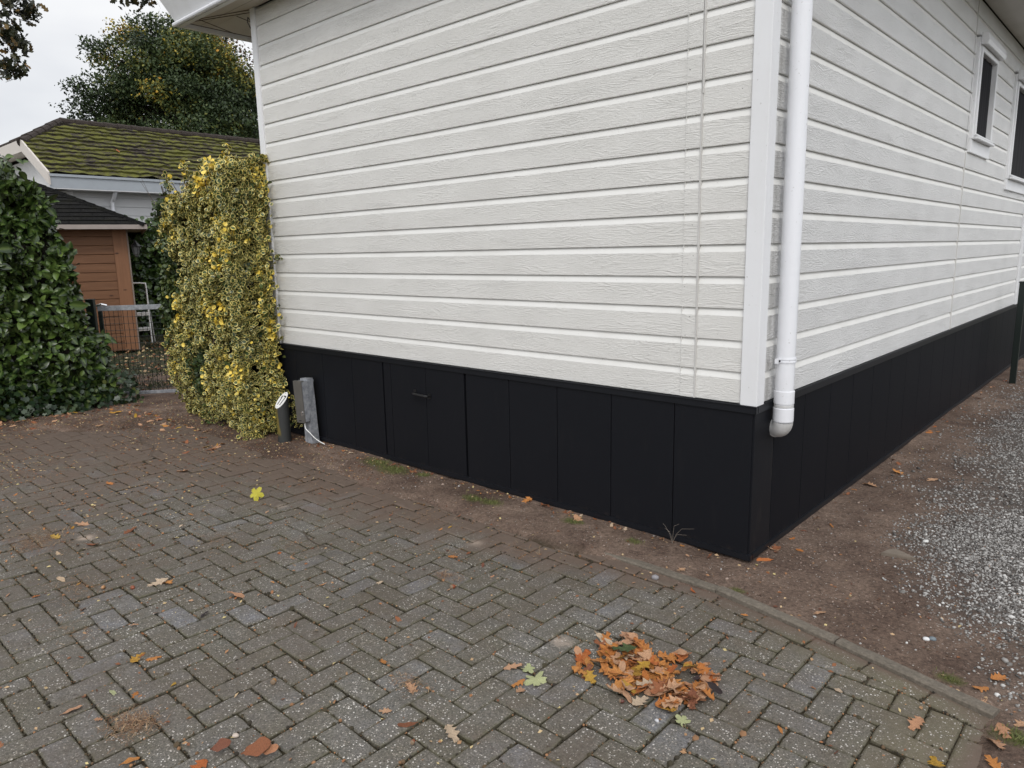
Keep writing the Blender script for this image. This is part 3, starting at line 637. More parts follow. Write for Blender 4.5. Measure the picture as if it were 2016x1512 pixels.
# windows on the side wall
def curtain_mat():
    m = Mat('dark_curtain'); m.P(Base_Color=(0.020, 0.020, 0.023, 1), Roughness=0.9); return m.m
CURT = curtain_mat()
gm = Mat('window_glass'); tr = gm.n('ShaderNodeBsdfTransparent'); gl = gm.n('ShaderNodeBsdfGlossy', {'Roughness': 0.03}); fr = gm.n('ShaderNodeFresnel', {0: 1.45}); ms = gm.n('ShaderNodeMixShader', {0: fr})
gm.set(ms.inputs[1], tr); gm.set(ms.inputs[2], gl); gm.set(tr.inputs[0], (0.75, 0.77, 0.8, 1)); gm.set(gm.o.inputs[0], ms.outputs[0]); GLASS = gm.m
def window(y0, y1, z0, z1, lab):
    fr_ = MB(); t = 0.060
    fr_.box((-0.03, y0, z0 + 0.11), (0.022, y0 + t, z1)); fr_.box((-0.03, y1 - t * .8, z0 + 0.11), (0.022, y1, z1)); fr_.box((-0.03, y0 + t, z1 - 0.06), (0.022, y1 - t * .8, z1)); fr_.box((-0.028, y0 + .002, z0), (0.018, y1 - .002, z0 + 0.11))
    f = fr_.build('window', TRIM, chalet, bevel=0.003); f['label'] = lab
    a, b, c, d = y0 + t, y1 - t * .8, z0 + 0.11, z1 - 0.06
    s = MB(); q = 0.045
    s.box((-0.035, a, c), (0.034, a + q, d)); s.box((-0.035, b - q, c), (0.034, b, d)); s.box((-0.035, a + q, d - q), (0.034, b - q, d)); s.box((-0.035, a + q, c), (0.034, b - q, c + 0.035)); s.build('sash', TRIM, f, bevel=0.004)
    g_ = MB(); g_.box((-0.045, a + q - .004, c + .03), (-0.040, b - q + .004, d - q + .004)); g_.build('pane', GLASS, f)
    cu = MB(); n = 44; vs = []
    for i in range(n + 1):
        yy = a + q + (b - a - 2 * q) * i / n; xx = -0.012 + (0.006 if i % 2 else -0.006) * (1 if i % 7 else 2); vs += [(xx, yy, c + .03), (xx, yy, d - q)]
    cu.add(vs, [(2 * i, 2 * i + 2, 2 * i + 3, 2 * i + 1) for i in range(n)]); cu.build('pleated_screen', CURT, f)
    si = MB(); si.box((0.0345, a - .01, c + 0.0), (0.062, b + .012, c + 0.022)); si.box((0.0345, a - .01, c + .028), (0.050, b + .012, c + .044)); si.build('sill', TRIM, f, bevel=0.004)
    ho = MB(); pr = [(0.0225, 0.0), (0.072, -0.005), (0.082, 0.03), (0.072, 0.085), (0.0225, 0.10)]; za = z1 - 0.055; vs = [(x, a - 0.03, za + z) for x, z in pr] + [(x, b + 0.05, za + z) for x, z in pr]; k = len(pr)
    ho.add(vs, [tuple(range(k))[::-1], tuple(range(k, 2 * k))] + [(i, (i + 1) % k, k + (i + 1) % k, k + i) for i in range(k)]); ho.build('blind_box', TRIM, f, bevel=0.004)
    bk = MB(); bk.box((-0.20, y0, z0), (-0.16, y1, z1)); bk.box((-0.16, y0 - .01, z0), (-0.0305, y0 + .01, z1)); bk.box((-0.16, y1 - .01, z0), (-.0305, y1 + .01, z1)); bk.build('reveal', BLACK, f)
window(4.14, 4.98, 2.337, 3.27, 'narrow white-framed window nearer the downpipe')
window(6.02, 7.42, 2.114, 3.27, 'wider white-framed window cut by the right edge of the photo')

# ------------------------------------------------------------------ leaves and plants
def unit(v): return v / (np.linalg.norm(v, axis=1, keepdims=True) + 1e-9)
def oval_leaf(wd=0.42, fold=0.10, droop=0.10, pw=1.0):
    """length 1 along x; returns verts, faces and an edge value for a coloured margin"""
    xs = [0.0, 0.10, 0.32, 0.58, 0.82, 1.0]; ws = [0.0, 0.22, 0.46, 0.48, 0.30, 0.0]
    v = []; e = []
    def z(x, y): return fold * abs(y) * 2 - droop * x * x
    for x, h in zip(xs, ws):
        h = h * wd * 2 * 0.5 / 0.48
        for s_ in (-1, -0.55, 0, 0.55, 1):
            v.append((x, s_ * h, z(x, s_ * h))); e.append(1.0 if abs(s_) == 1 or x in (0.0, 1.0) else 0.0)
    f = [(i * 5 + j, (i + 1) * 5 + j, (i + 1) * 5 + j + 1, i * 5 + j + 1) for i in range(5) for j in range(4)]
    return np.array(v), [np.array(f)], np.array(e)
def small_leaf(wd=0.5):
    v = [(0, 0, 0), (.5, -wd / 2, .06), (.5, 0, 0), (.5, wd / 2, .06), (1, 0, -.06)]
    return np.array(v, float), [np.array([(0, 1, 2), (1, 4, 2), (0, 2, 3), (2, 4, 3)])]

# golden variegated euonymus hedge
def var_mat():
    m = Mat('variegated_leaf'); t = m.attr('tint'); e = m.attr('edge')
    green = m.ramp(t, [(0.0, (0.022, 0.042, 0.014)), (0.6, (0.055, 0.085, 0.022)), (1.0, (0.14, 0.16, 0.04))])
    gold = m.ramp(t, [(0.0, (0.36, 0.33, 0.12)), (0.35, (0.64, 0.54, 0.18)), (0.75, (0.84, 0.70, 0.22)), (1.0, (0.86, 0.62, 0.07))])
    allg = m.ramp(t, [(0.82, 0.0), (0.88, 1.0)])
    ef = m.math('MAXIMUM', m.ramp(m.math('ADD', e, m.math('MULTIPLY', m.math('SUBTRACT', m.noise(180, detail=2), .5), .5)), [(0.08, 0.0), (0.26, 1.0)]), allg)
    dk = m.attr('plain')
    ef = m.math('MULTIPLY', ef, m.math('SUBTRACT', 1.0, dk))
    m.P(Base_Color=m.mix(ef, green, gold), Roughness=0.42); return m.m
VAR = var_mat(); BARK = plain('bark', (0.075, 0.055, 0.04), 0.9, var=0.4, scale=30, bump=0.006, bscale=40)
CORE = plain('hedge_core_shade', (0.022, 0.019, 0.013), 0.95, var=0.5, scale=30, bump=0.03, bscale=30)  # near-black colour paints the shade inside the hedges
def blobby(name, fn, nu, nv, mat, parent):
    U, Vv = np.meshgrid(np.linspace(0, 1, nu), np.linspace(0, 1, nv), indexing='ij'); P = fn(U.ravel(), Vv.ravel())
    i = np.arange(nu * nv).reshape(nu, nv); F_ = np.stack([i[:-1, :-1], i[1:, :-1], i[1:, 1:], i[:-1, 1:]], -1).reshape(-1, 4)
    return mesh_np(name, P, F_, mat, parent, smooth=True)
GX0, GX1 = -6.12, -4.36
def gh_surf(a, z):
    """golden hedge outline: a in 0..1 runs from the house along the front, round the end and along the back; returns point and normal"""
    x0, x1, y0, y1 = GX0, GX1, -0.40, 0.42; r = 0.26
    Lf = x1 - x0 - r; Lc = math.pi * r / 2; Ls = y1 - y0 - 2 * r; tot = 2 * (Lf + Lc) + Ls
    s_ = np.maximum(a, -.02) * tot; x = np.zeros_like(s_); y = np.zeros_like(s_); nx_ = np.zeros_like(s_); ny_ = np.zeros_like(s_)
    k = s_ < Lf; x[k] = x1 - s_[k]; y[k] = y0; ny_[k] = -1
    k = (s_ >= Lf) & (s_ < Lf + Lc); t = (s_[k] - Lf) / r; x[k] = x0 + r - r * np.sin(t); y[k] = y0 + r - r * np.cos(t); nx_[k] = -np.sin(t); ny_[k] = -np.cos(t)
    k = (s_ >= Lf + Lc) & (s_ < Lf + Lc + Ls); x[k] = x0; y[k] = y0 + r + s_[k] - Lf - Lc; nx_[k] = -1
    k = (s_ >= Lf + Lc + Ls) & (s_ < Lf + 2 * Lc + Ls); t = (s_[k] - Lf - Lc - Ls) / r; x[k] = x0 + r - r * np.cos(t); y[k] = y1 - r + r * np.sin(t); nx_[k] = -np.cos(t); ny_[k] = np.sin(t)
    k = s_ >= Lf + 2 * Lc + Ls; x[k] = x0 + r + (s_[k] - Lf - 2 * Lc - Ls); y[k] = y1; ny_[k] = 1
    # lumps and a foot that swells towards the paving
    b = (fbm(a * tot + 5, z, 2.2, 3, 41) - 0.5) * 0.24 - 0.10 * sstep(1.5, 2.3, z) - 0.02
    b = b + (fbm(a * tot, z, 9.5, 2, 77) - .5) * .13
    footin = -0.10 * sstep(0.45, 0.0, z)
    b = b + footin
    return x + nx_ * b, y + ny_ * b, nx_, ny_
gh = thing('variegated_hedge', 'tall hedge of yellow-edged variegated leaves against the left end of the chalet', 'hedge', (-5.4, 0, 0))
GLOC = Vector((-5.4, 0, 0))
def ghtop(x): return np.interp(x, [-6.4, -6.1, -5.8, -5.4, -4.9, -4.4], [1.70, 1.92, 2.12, 2.24, 2.28, 2.34])
n = 32000
a = rng.random(n) ** 1.15 * 0.98 - 0.008; z = rng.random(n) * 2.35 
x, y, nxx, nyy = gh_surf(a, z); zt = ghtop(x) + (fbm(x, y, 3, 3, 3) - .5) * .38
k = z < zt; a, x, y, z, nxx, nyy = a[k], x[k], y[k], z[k], nxx[k], nyy[k]
dpt = rng.exponential(0.045, len(x)) - 0.03; x = x - nxx * dpt; y = y - nyy * dpt
N1 = np.stack([nxx, nyy, np.full(len(x), 0.55)], 1)
m2 = 7000; xt = rng.uniform(GX0 + .1, GX1, m2); yt = rng.uniform(-.35, .42, m2); ztt = ghtop(xt) - 0.28 * (np.abs(yt) / .4) ** 2.5 + (fbm(xt, yt, 4, 3, 3) - .5) * .26 - rng.exponential(.03, m2)
Pn = np.concatenate([np.stack([x, y, z], 1), np.stack([xt, yt, ztt], 1)]); Nn = np.concatenate([N1, np.tile([0, -.3, 1.0], (m2, 1))])
# upright shoots on top
for i in range(64):
    sx = rng.uniform(-6.1, -4.45); sy = rng.uniform(-.35, .1); h0 = ghtop(sx); hh = rng.uniform(.05, .24); q = int(hh * 150)
    tt = rng.random(q); pts_ = np.stack([sx + rng.normal(0, .025, q) + tt * rng.normal(0, .05), sy + rng.normal(0, .025, q), h0 - .05 + tt * hh], 1)
    Pn = np.concatenate([Pn, pts_]); Nn = np.concatenate([Nn, np.tile([0.2, -.6, 1.0], (q, 1))])
q = 3600; ey = -.44 + rng.random(q) ** 1.3 * .42; ez_ = rng.random(q) * 2.32; ex_ = -4.37 + (fbm(ey, ez_, 5, 3, 61) - .5) * .12 - .05 * sstep(-.25, 0, ey) - rng.exponential(.02, q)
Pn = np.concatenate([Pn, np.stack([ex_, ey, ez_], 1)]); Nn = np.concatenate([Nn, np.tile([1, -.4, .5], (q, 1))])
# tufts hugging the skirting and shoots reaching over the trim
for (bx, by, b0, b1, q) in ((-4.34, -0.10, 0.05, 0.55, 420), (-4.36, -0.12, 0.5, 2.2, 900), (-4.10, -0.06, 0.10, 0.36, 90)):
    tt = rng.random(q); pts_ = np.stack([bx + rng.normal(0, .035, q), by + rng.normal(0, .04, q), b0 + tt * (b1 - b0)], 1); pts_[:, 1] = np.minimum(pts_[:, 1], -0.03)
    Pn = np.concatenate([Pn, pts_]); Nn = np.concatenate([Nn, np.tile([0.3, -.8, .5], (q, 1))])
n = len(Pn); Nn = unit(Nn + rng.normal(0, .55, (n, 3))); dr = unit(rng.normal(0, 1, (n, 3)) + Nn * .5 + np.array([0, 0, .35]))
sizes = np.minimum(rng.lognormal(math.log(.033), .24, n), .048)
lowf = sstep(.9, .2, Pn[:, 2]); sizes *= 1 - .22 * lowf
tint = np.clip(0.48 + (fbm(Pn[:, 0] + Pn[:, 1], Pn[:, 2], 4.5, 3, 12) - .5) * 1.1 + rng.normal(0, .20, n) + .22 * sstep(2.0, 2.3, Pn[:, 2]), 0, 1)
patch = ((Pn[:, 0] < -5.62 + (fbm(Pn[:, 2], Pn[:, 1], 2, 2, 9) - .5)) & (Pn[:, 2] > 1.15) & (fbm(Pn[:, 0], Pn[:, 2], 2.4, 3, 21) > .40)) | (rng.random(n) < .04)
patch |= (fbm(Pn[:, 0] * 1.1, Pn[:, 2], 2.6, 3, 87) > .70)
v, f, e = oval_leaf(0.50, 0.10, 0.16)
o = scatter('foliage', v, f, frames(dr, Nn, sizes), Pn - np.array(GLOC), VAR, gh, attrs={'tint': np.minimum(tint, .97), 'plain': patch.astype(float)}, battrs={'edge': e})
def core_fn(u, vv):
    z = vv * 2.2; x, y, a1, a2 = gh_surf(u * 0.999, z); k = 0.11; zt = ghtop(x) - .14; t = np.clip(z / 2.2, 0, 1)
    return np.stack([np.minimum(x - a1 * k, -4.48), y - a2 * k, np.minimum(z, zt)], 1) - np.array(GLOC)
blobby('branches', core_fn, 60, 30, CORE, gh)  # solid dark shell added inside the foliage to block light
mb = MB()
for i in range(34):
    sx = rng.uniform(-6.0, -4.85); x1_ = sx + rng.normal(0, .15); mb.tube([(sx + 5.4, -.1, 0), (x1_ + 5.4, -.24 + rng.normal(0, .05), .7), (x1_ + 5.4 + rng.normal(0, .1), -.2, 1.7), (x1_ + 5.4 + rng.normal(0, .12), -.2 + rng.normal(0, .1), 2.25)], [.012, .009, .006, .003], 5)
for (p, q) in (((-6.30, -.15, 1.95), (-6.55, -.2, 2.38)), ((-6.2, -.1, 1.95), (-6.28, -.15, 2.44)), ((-6.35, -.1, 1.75), (-6.75, -.12, 2.02)), ((-6.1, -.2, 1.95), (-6.33, -.3, 2.33))):
    mb.tube([(p[0] + 5.4, p[1], p[2]), ((p[0] + q[0]) / 2 + 5.41, (p[1] + q[1]) / 2, (p[2] + q[2]) / 2), (q[0] + 5.4, q[1], q[2])], [.003, .0022, .0012], 5)
mb.build('stems', BARK, gh)
mb = MB(); mb.tube([(-4.40, -0.045, 1.57), (-4.36, -0.05, 1.585), (-4.30, -0.05, 1.575), (-4.25, -0.045, 1.55), (-4.20, -0.04, 1.555)], [.002, .002, .0016, .0012, .001], 5); sh = mb.build('shoot', BARK, gh); rel(sh, GLOC)
q = 16; tt = rng.random(q); pp = np.stack([-4.40 + tt * .2, -.05 + rng.normal(0, .012, q), 1.575 - .02 * tt + rng.normal(0, .012, q)], 1) - np.array(GLOC)
NN = unit(rng.normal(0, .6, (q, 3)) + np.array([0, -.6, .4])); scatter('shoot_leaves', v, f, frames(unit(rng.normal(0, 1, (q, 3))), NN, np.full(q, .026)), pp, VAR, gh, attrs={'tint': rng.random(q) * .5, 'plain': np.full(q, .6)}, battrs={'edge': e})

# glossy laurel hedge on the left
def laurel_mat(name, stops, rough=0.32):
    m = Mat(name); t = m.attr('tint'); e = m.attr('rib'); c = m.ramp(t, stops)
    c = m.mix(m.math('MULTIPLY', e, 0.6), c, (0.14, 0.20, 0.05)); geo = m.n('ShaderNodeNewGeometry')
    c = m.mix(m.math('MULTIPLY', geo.outputs['Backfacing'], .55), c, (0.06, 0.085, 0.03))
    m.P(Base_Color=c, Roughness=rough); return m.m
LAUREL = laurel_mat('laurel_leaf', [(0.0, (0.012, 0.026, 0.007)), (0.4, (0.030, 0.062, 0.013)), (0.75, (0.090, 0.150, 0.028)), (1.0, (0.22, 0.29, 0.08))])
lh = thing('laurel_hedge', 'broad dark green laurel hedge with large glossy leaves at the left edge of the photo', 'hedge', (-7.8, -1.9, 0)); LL = np.array((-7.8, -1.9, 0))
def lh_top(y): return np.interp(y, [-6, -2.2, -1.45, -1.12, -0.95, -0.83, -0.74, -0.60], [2.6, 2.52, 2.44, 2.32, 2.05, 1.65, 1.2, 0.75])
def lh_x(y, z): return -7.10 + (fbm(y, z, 8.5, 2, 71) - .5) * .17 - 0.45 * sstep(-0.95, -0.55, y) * sstep(0.2, 1.6, z) + (fbm(y, z, 2.4, 3, 5) - .5) * .34 - .16 * sstep(1.7, 2.5, z) - 0.06 * sstep(.4, 0, z)
n = 13500; y = rng.uniform(-4.2, -0.50, n); z = rng.random(n) * 2.6; zt = lh_top(y) + (fbm(y, z, 3, 3, 8) - .5) * .3; k = z < zt; y, z = y[k], z[k]; x = lh_x(y, z) - rng.exponential(.07, len(y)) + .04
Pn = np.stack([x, y, z], 1); Nn = np.tile([1, 0.12, .55], (len(x), 1))
# rounded end towards the gate and the top
m2 = 2600; x2 = rng.uniform(-8.3, -7.2, m2); z2 = rng.random(m2) * 2.0; y2 = -0.64 - .20 * np.maximum(z2 - .6, 0) + (fbm(x2, z2, 3, 3, 4) - .5) * .25 - rng.exponential(.04, m2); k = z2 < 1.95
Pn = np.concatenate([Pn, np.stack([x2, y2, z2], 1)[k]]); Nn = np.concatenate([Nn, np.tile([.35, 1, .5], (k.sum(), 1))])
m3 = 4200; x3 = rng.uniform(-8.3, -7.1, m3); y3 = rng.uniform(-4.2, -.7, m3); z3 = lh_top(y3) + (fbm(x3, y3, 3, 3, 14) - .5) * .3 - rng.exponential(.04, m3)
Pn = np.concatenate([Pn, np.stack([x3, y3, z3], 1)]); Nn = np.concatenate([Nn, np.tile([.2, 0, 1.0], (m3, 1))])
for i in range(90):     # young shoots that stand above the cut
    sy = rng.uniform(-2.4, -.75); sx = rng.uniform(-7.7, -7.05); q = 14; tt = rng.random(q); hh = rng.uniform(.10, .30)
    Pn = np.concatenate([Pn, np.stack([sx + rng.normal(0, .035, q), sy + rng.normal(0, .035, q), lh_top(sy) - .05 + tt * hh], 1)]); Nn = np.concatenate([Nn, np.tile([.4, 0, 1.0], (q, 1))])
n = len(Pn); Nn = unit(Nn + rng.normal(0, .60, (n, 3))); dr = unit(rng.normal(0, .8, (n, 3)) + Nn * .45 + np.array([.25, 0, -0.12]))
v, f, e = oval_leaf(0.31, 0.14, 0.30); rib = (np.abs(v[:, 1]) < 1e-6).astype(float)
keep = (Pn[:, 2] > 0.03) 
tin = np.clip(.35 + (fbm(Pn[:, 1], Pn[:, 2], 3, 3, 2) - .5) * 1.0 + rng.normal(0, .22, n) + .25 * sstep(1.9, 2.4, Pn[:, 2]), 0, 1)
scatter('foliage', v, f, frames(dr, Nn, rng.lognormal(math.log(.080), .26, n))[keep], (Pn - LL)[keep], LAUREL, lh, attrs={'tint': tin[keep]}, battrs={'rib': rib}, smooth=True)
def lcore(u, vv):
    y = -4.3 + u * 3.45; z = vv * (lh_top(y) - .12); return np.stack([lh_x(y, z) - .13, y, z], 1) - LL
blobby('branches', lcore, 60, 24, CORE, lh)  # dark core added behind the laurel leaves to stop light coming through
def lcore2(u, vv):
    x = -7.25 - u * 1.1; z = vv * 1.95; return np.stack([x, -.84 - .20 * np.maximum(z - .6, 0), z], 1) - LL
o = blobby('branches', lcore2, 12, 12, CORE, lh)  # the same added dark core at the gate end
mb = MB()
for i in range(16):
    sy = rng.uniform(-4, -1.5); mb.tube([(-7.45 + 7.8, sy + 1.9, 0), (-7.4 + 7.8, sy + 1.9 + rng.normal(0, .1), 1), (-7.35 + 7.8, sy + 1.9 + rng.normal(0, .2), 2.2)], [.02, .014, .006], 6)
mb.build('stems', BARK, lh)

# ivy at the foot of the laurel
IVY = laurel_mat('ivy_leaf', [(0.0, (0.010, 0.024, 0.010)), (0.6, (0.022, 0.045, 0.016)), (0.92, (0.04, 0.07, 0.02)), (1.0, (0.12, 0.13, 0.03))], 0.4)
ivb = [(0, -.08), (.18, -.42), (.42, -.30), (.62, -.48), (.72, -.22), (1.0, 0), (.72, .22), (.62, .48), (.42, .30), (.18, .42), (0, .08)]
iv = np.array([(x, y, .05 * abs(y)) for x, y in ivb] + [(.45, 0, 0)]); ivf = [np.array([(i, (i + 1) % 11, 11) for i in range(11)])]
n = 1700; y = rng.uniform(-4.2, -.30, n); z = rng.random(n) ** 1.6 * .34; x = -7.04 + rng.normal(0, .05, n) - .2 * z + .02
Pn = np.stack([x, y, z + .01], 1); Nn = unit(np.tile([.8, 0, .8], (n, 1)) + rng.normal(0, .35, (n, 3)))
o = scatter('ivy', iv, ivf, frames(unit(rng.normal(0, 1, (n, 3)) + [0, 0, -.5]), Nn, rng.uniform(.035, .075, n)), Pn, IVY, attrs={'tint': rng.random(n)}, battrs={'rib': np.zeros(12)}); tag(o, 'dark ivy creeping along the ground at the foot of the laurel hedge', None, kind='stuff')

# hedge far back in the garden
bh = thing('garden_hedge', 'dark clipped hedge behind the timber shed and the white step ladder', 'hedge', (-14.6, 5, 0)); LB = np.array((-14.6, 5, 0))
n = 12000; y = rng.uniform(1.8, 10, n); z = rng.random(n) * 2.35; x = -14.3 + (fbm(y, z, 2, 3, 5) - .5) * .4 - rng.exponential(.06, n)
Pn = np.stack([x, y, z], 1); Nn = unit(np.tile([1, -.2, .5], (n, 1)) + rng.normal(0, .5, (n, 3)))
v, f, e = oval_leaf(0.45, 0.12, 0.2)
scatter('foliage', v, f, frames(unit(rng.normal(0, 1, (n, 3)) + [.3, 0, 0]), Nn, rng.uniform(.07, .13, n)), Pn - LB, LAUREL, bh, attrs={'tint': rng.random(n) * .7}, battrs={'rib': np.zeros(len(v))})
mb = MB(); mb.box((-.9, -3.2, 0), (.12, 5, 2.2)); mb.build('branches', CORE, bh)  # dark block added behind the leaves so no light passes

# ------------------------------------------------------------------ trees
def limb(mb, p, d, L, r, depth, tips, rnd, up_=0.12):
    pts = [p]; rs = [r]; q = Vector(p); dd_ = Vector(d).normalized(); n = 5
    for i in range(n):
        dd_ = (dd_ + Vector((rnd.gauss(0, .12), rnd.gauss(0, .12), rnd.gauss(up_ * .3, .08)))).normalized(); q = q + dd_ * L / n; pts.append(tuple(q)); rs.append(r * (1 - .62 * (i + 1) / n))
    mb.tube(pts, rs, 7 if r > .05 else 4, caps=False); tips.append((pts[-1], depth))
    if depth > 0:
        for j in range(3 if depth > 1 else 3):
            t = rnd.randint(2, n); dv = (Vector(dd_) + Vector((rnd.gauss(0, .75), rnd.gauss(0, .75), rnd.gauss(.15, .4)))).normalized(); limb(mb, pts[t], dv, L * .62, rs[t] * .7, depth - 1, tips, rnd, up_)
def crown_tree(name, label, loc, centre, radii, nb, per, leaf, stops, seed, spread=(0.95, 0.95, 0.52), gold=None, trunk_r=.3, extra=()):
    rn = np.random.default_rng(seed); rd = random.Random(seed); t = thing(name, label, 'tree', loc); c = Vector(centre) - Vector(loc)
    mb = MB(); tips = []; mb.tube([(0, 0, 0), (.05, .02, c.z * .35), (c.x * .4, c.y * .4, c.z * .7), (c.x, c.y, c.z + radii[2] * .55)], [trunk_r, trunk_r * .8, trunk_r * .55, .05], 12)
    blobs = []
    for i in range(nb):
        u = rn.normal(0, 1, 3); u /= np.linalg.norm(u); rr_ = rn.uniform(.45, 1.0) ** .6
        s = .78 + .42 * rn.random(); p = np.array(c) + u * np.array(radii) * rr_ * s * .92; blobs.append((p, rn.uniform(.65, 1.25)))
    for p, s in extra: blobs.append((np.array(p) - np.array(loc), s))
    for p, s in blobs:
        b = Vector((c.x * .8, c.y * .8, max(1.5, min(p[2] - .6, c.z + .6)))); m_ = b.lerp(Vector(p), .5) + Vector((0, 0, .25)); mb.tube([tuple(b), tuple(m_), tuple(p)], [.075, .045, .012], 5, caps=False)
    tk = mb.build('trunk', BARK, t)
    P_, T_ = [], []
    for p, s in blobs:
        q = int(per * s * s); dv = rn.normal(0, 1, (q, 3)); dv /= np.linalg.norm(dv, axis=1, keepdims=True); rad = rn.random(q) ** .42
        pp = p + dv * rad[:, None] * s * np.array(spread) * (1 + .35 * np.sin(dv[:, [0]] * 5 + p[1]) * np.cos(dv[:, [2]] * 4 + p[0]))
        P_.append(pp)
        g_ = 0 if gold is None else gold(p + np.array(loc), rn)
        T_.append(np.clip(rn.normal(.32, .15, q) + g_ + (fbm(pp[:, 0] * 1 + pp[:, 2], pp[:, 1], 1.2, 2, 3) - .5) * .5, 0, 1))
    P_ = np.concatenate(P_); T_ = np.concatenate(T_); n = len(P_)
    Nn = unit(rn.normal(0, .7, (n, 3)) + [0, 0, .7]); v, f = small_leaf(.62)
    scatter('crown', v, f, frames(unit(rn.normal(0, 1, (n, 3))), Nn, rn.uniform(leaf * .7, leaf * 1.3, n)), P_, tint_mat(name + '_leaves', stops, .6), t, attrs={'tint': T_})
    return t
TS = [(0.0, (0.012, 0.022, 0.008)), (0.3, (0.028, 0.052, 0.014)), (0.60, (0.060, 0.088, 0.022)), (0.80, (0.20, 0.19, 0.03)), (0.95, (0.46, 0.33, 0.03)), (1.0, (0.50, 0.26, 0.03))]
def goldf(p, rn):
    g_ = .0
    if p[2] > 8.2: g_ += .20 * rn.random()
    if p[1] > 10.3 and p[2] > 7.8: g_ += .34 * rn.random() ** .8
    g_ += rn.normal(0, .07)
    if rn.random() < .09: g_ += .28
    return g_
crown_tree('garden_tree', 'large dark green tree turning yellow at the top behind the mossy roof', (-28, 10.0, 0), (-28, 10.0, 6.9), (3.0, 3.3, 3.5), 150, 900, .115, TS, 11, gold=goldf,
           extra=[((-28, 6.35, 7.6), .55), ((-28.2, 6.9, 7.3), .7), ((-27.8, 6.9, 9.0), .55), ((-28, 7.3, 8.7), .75), ((-28, 8.2, 9.7), .85), ((-28, 9.0, 10.15), .85), ((-28, 9.9, 10.35), .85), ((-28, 10.8, 10.1), .85), ((-28, 11.6, 9.7), .9), ((-28, 9.5, 9.6), 1.0), ((-28, 10.6, 9.5), 1.0), ((-28, 7.6, 9.2), .6), ((-28, 13.3, 8.7), .6), ((-28, 13.1, 7.8), .8), ((-27.5, 7.2, 6.3), .7), ((-27.5, 7.1, 5.4), .8), ((-27, 8.2, 5.1), .9), ((-27, 9.6, 5.1), .9), ((-27, 11, 5.3), .9), ((-27, 12.4, 5.6), .9)])
crown_tree('autumn_tree', 'thin tree with sparse red-brown leaves just left of the soffit, behind the large tree', (-31, 14.0, 0), (-31, 13.3, 9.6), (1.3, 1.7, 1.9), 24, 210, .12, [(0.0, (0.03, 0.02, 0.012)), (.4, (.10, .05, .025)), (1.0, (.24, .10, .03))], 5, trunk_r=.16, spread=(.8, .8, .6))
# overhanging oak at the left: its trunk stands outside the photograph
oak = thing('oak_tree', 'overhanging oak branches with dark lobed leaves in the top left corner', 'tree', (-9.2, -4.4, 0)); OL = np.array((-9.2, -4.4, 0))
mb = MB(); mb.tube([(0, 0, 0), (.05, 0, 2), (.1, .1, 4.2), (0, .2, 7)], [.26, .21, .18, .09], 12)
brs = [((-9.1, -4.3, 3.6), (-7.6, -2.4, 4.4), (-6.6, -1.35, 3.95), (-6.5, -1.18, 3.3)), ((-9.1, -4.3, 4.0), (-7.4, -2.2, 4.9), (-6.5, -.6, 4.55), (-6.4, .05, 4.2)), ((-7.4, -2.2, 4.9), (-6.9, -1.5, 4.5), (-6.55, -1.1, 4.0), (-6.5, -1.02, 3.8)), ((-6.5, -.6, 4.55), (-6.6, .4, 4.5), (-6.55, .85, 4.1), (-6.5, .92, 3.98)), ((-9.2, -4.3, 5.5), (-8.5, -5.5, 6.6), (-8.0, -6.4, 7), (-7.5, -7, 7.1)), ((-9.2, -4.2, 6.2), (-8.2, -3, 7.2), (-7.4, -2, 7.3), (-7, -1.2, 7.2))]
for b in brs: mb.tube([tuple(np.array(p) - OL) for p in b], [.05, .028, .014, .006], 6)
mb.build('trunk', BARK, oak)
def lobed(nst=19, lobes=3.6, seed=0, wd=.30, curl=.18, nx=5):
    rd = random.Random(seed); ph = rd.uniform(-.3, .3); v = []
    ca, cb, cc = rd.uniform(-.25, .35) * curl * 4, rd.uniform(-.3, .5) * curl * 4, rd.uniform(-.5, .5)
    for i in range(nst):
        t = i / (nst - 1); body = math.sin(math.pi * min(1, t * .93 + .04)) ** .75 * (.55 + .6 * t) if t < .98 else .10
        lob = .74 + .27 * math.cos(2 * math.pi * lobes * t + math.pi + ph)
        for s_ in np.linspace(-1, 1, nx):
            jw = wd * body * lob * (1 + .12 * math.sin(9 * t + s_ * 3 + seed)) if t > .09 else .012
            sweep = .05 * abs(s_) * math.sin(2 * math.pi * lobes * t + 1.2)
            y = s_ * jw; x = t + sweep
            z = ca * y * y * 3 + cb * (t - .5) ** 2 * .8 + cc * .25 * y * (t - .4) + .02 * math.sin(13 * t + 7 * s_ + seed) + .05 * curl * abs(s_)
            v.append((x - .5, y, z))
    f = [(i * nx + j, (i + 1) * nx + j, (i + 1) * nx + j + 1, i * nx + j + 1) for i in range(nst - 1) for j in range(nx - 1)]
    v = np.array(v); v[:, 2] -= np.percentile(v[:, 2], 12); return v, f
OV, OF = lobed(13, 3.5, 3, .34, .1, 3)
def clump(p, r, q): return np.array(p) + rng.normal(0, 1, (q, 3)) * np.array(r)
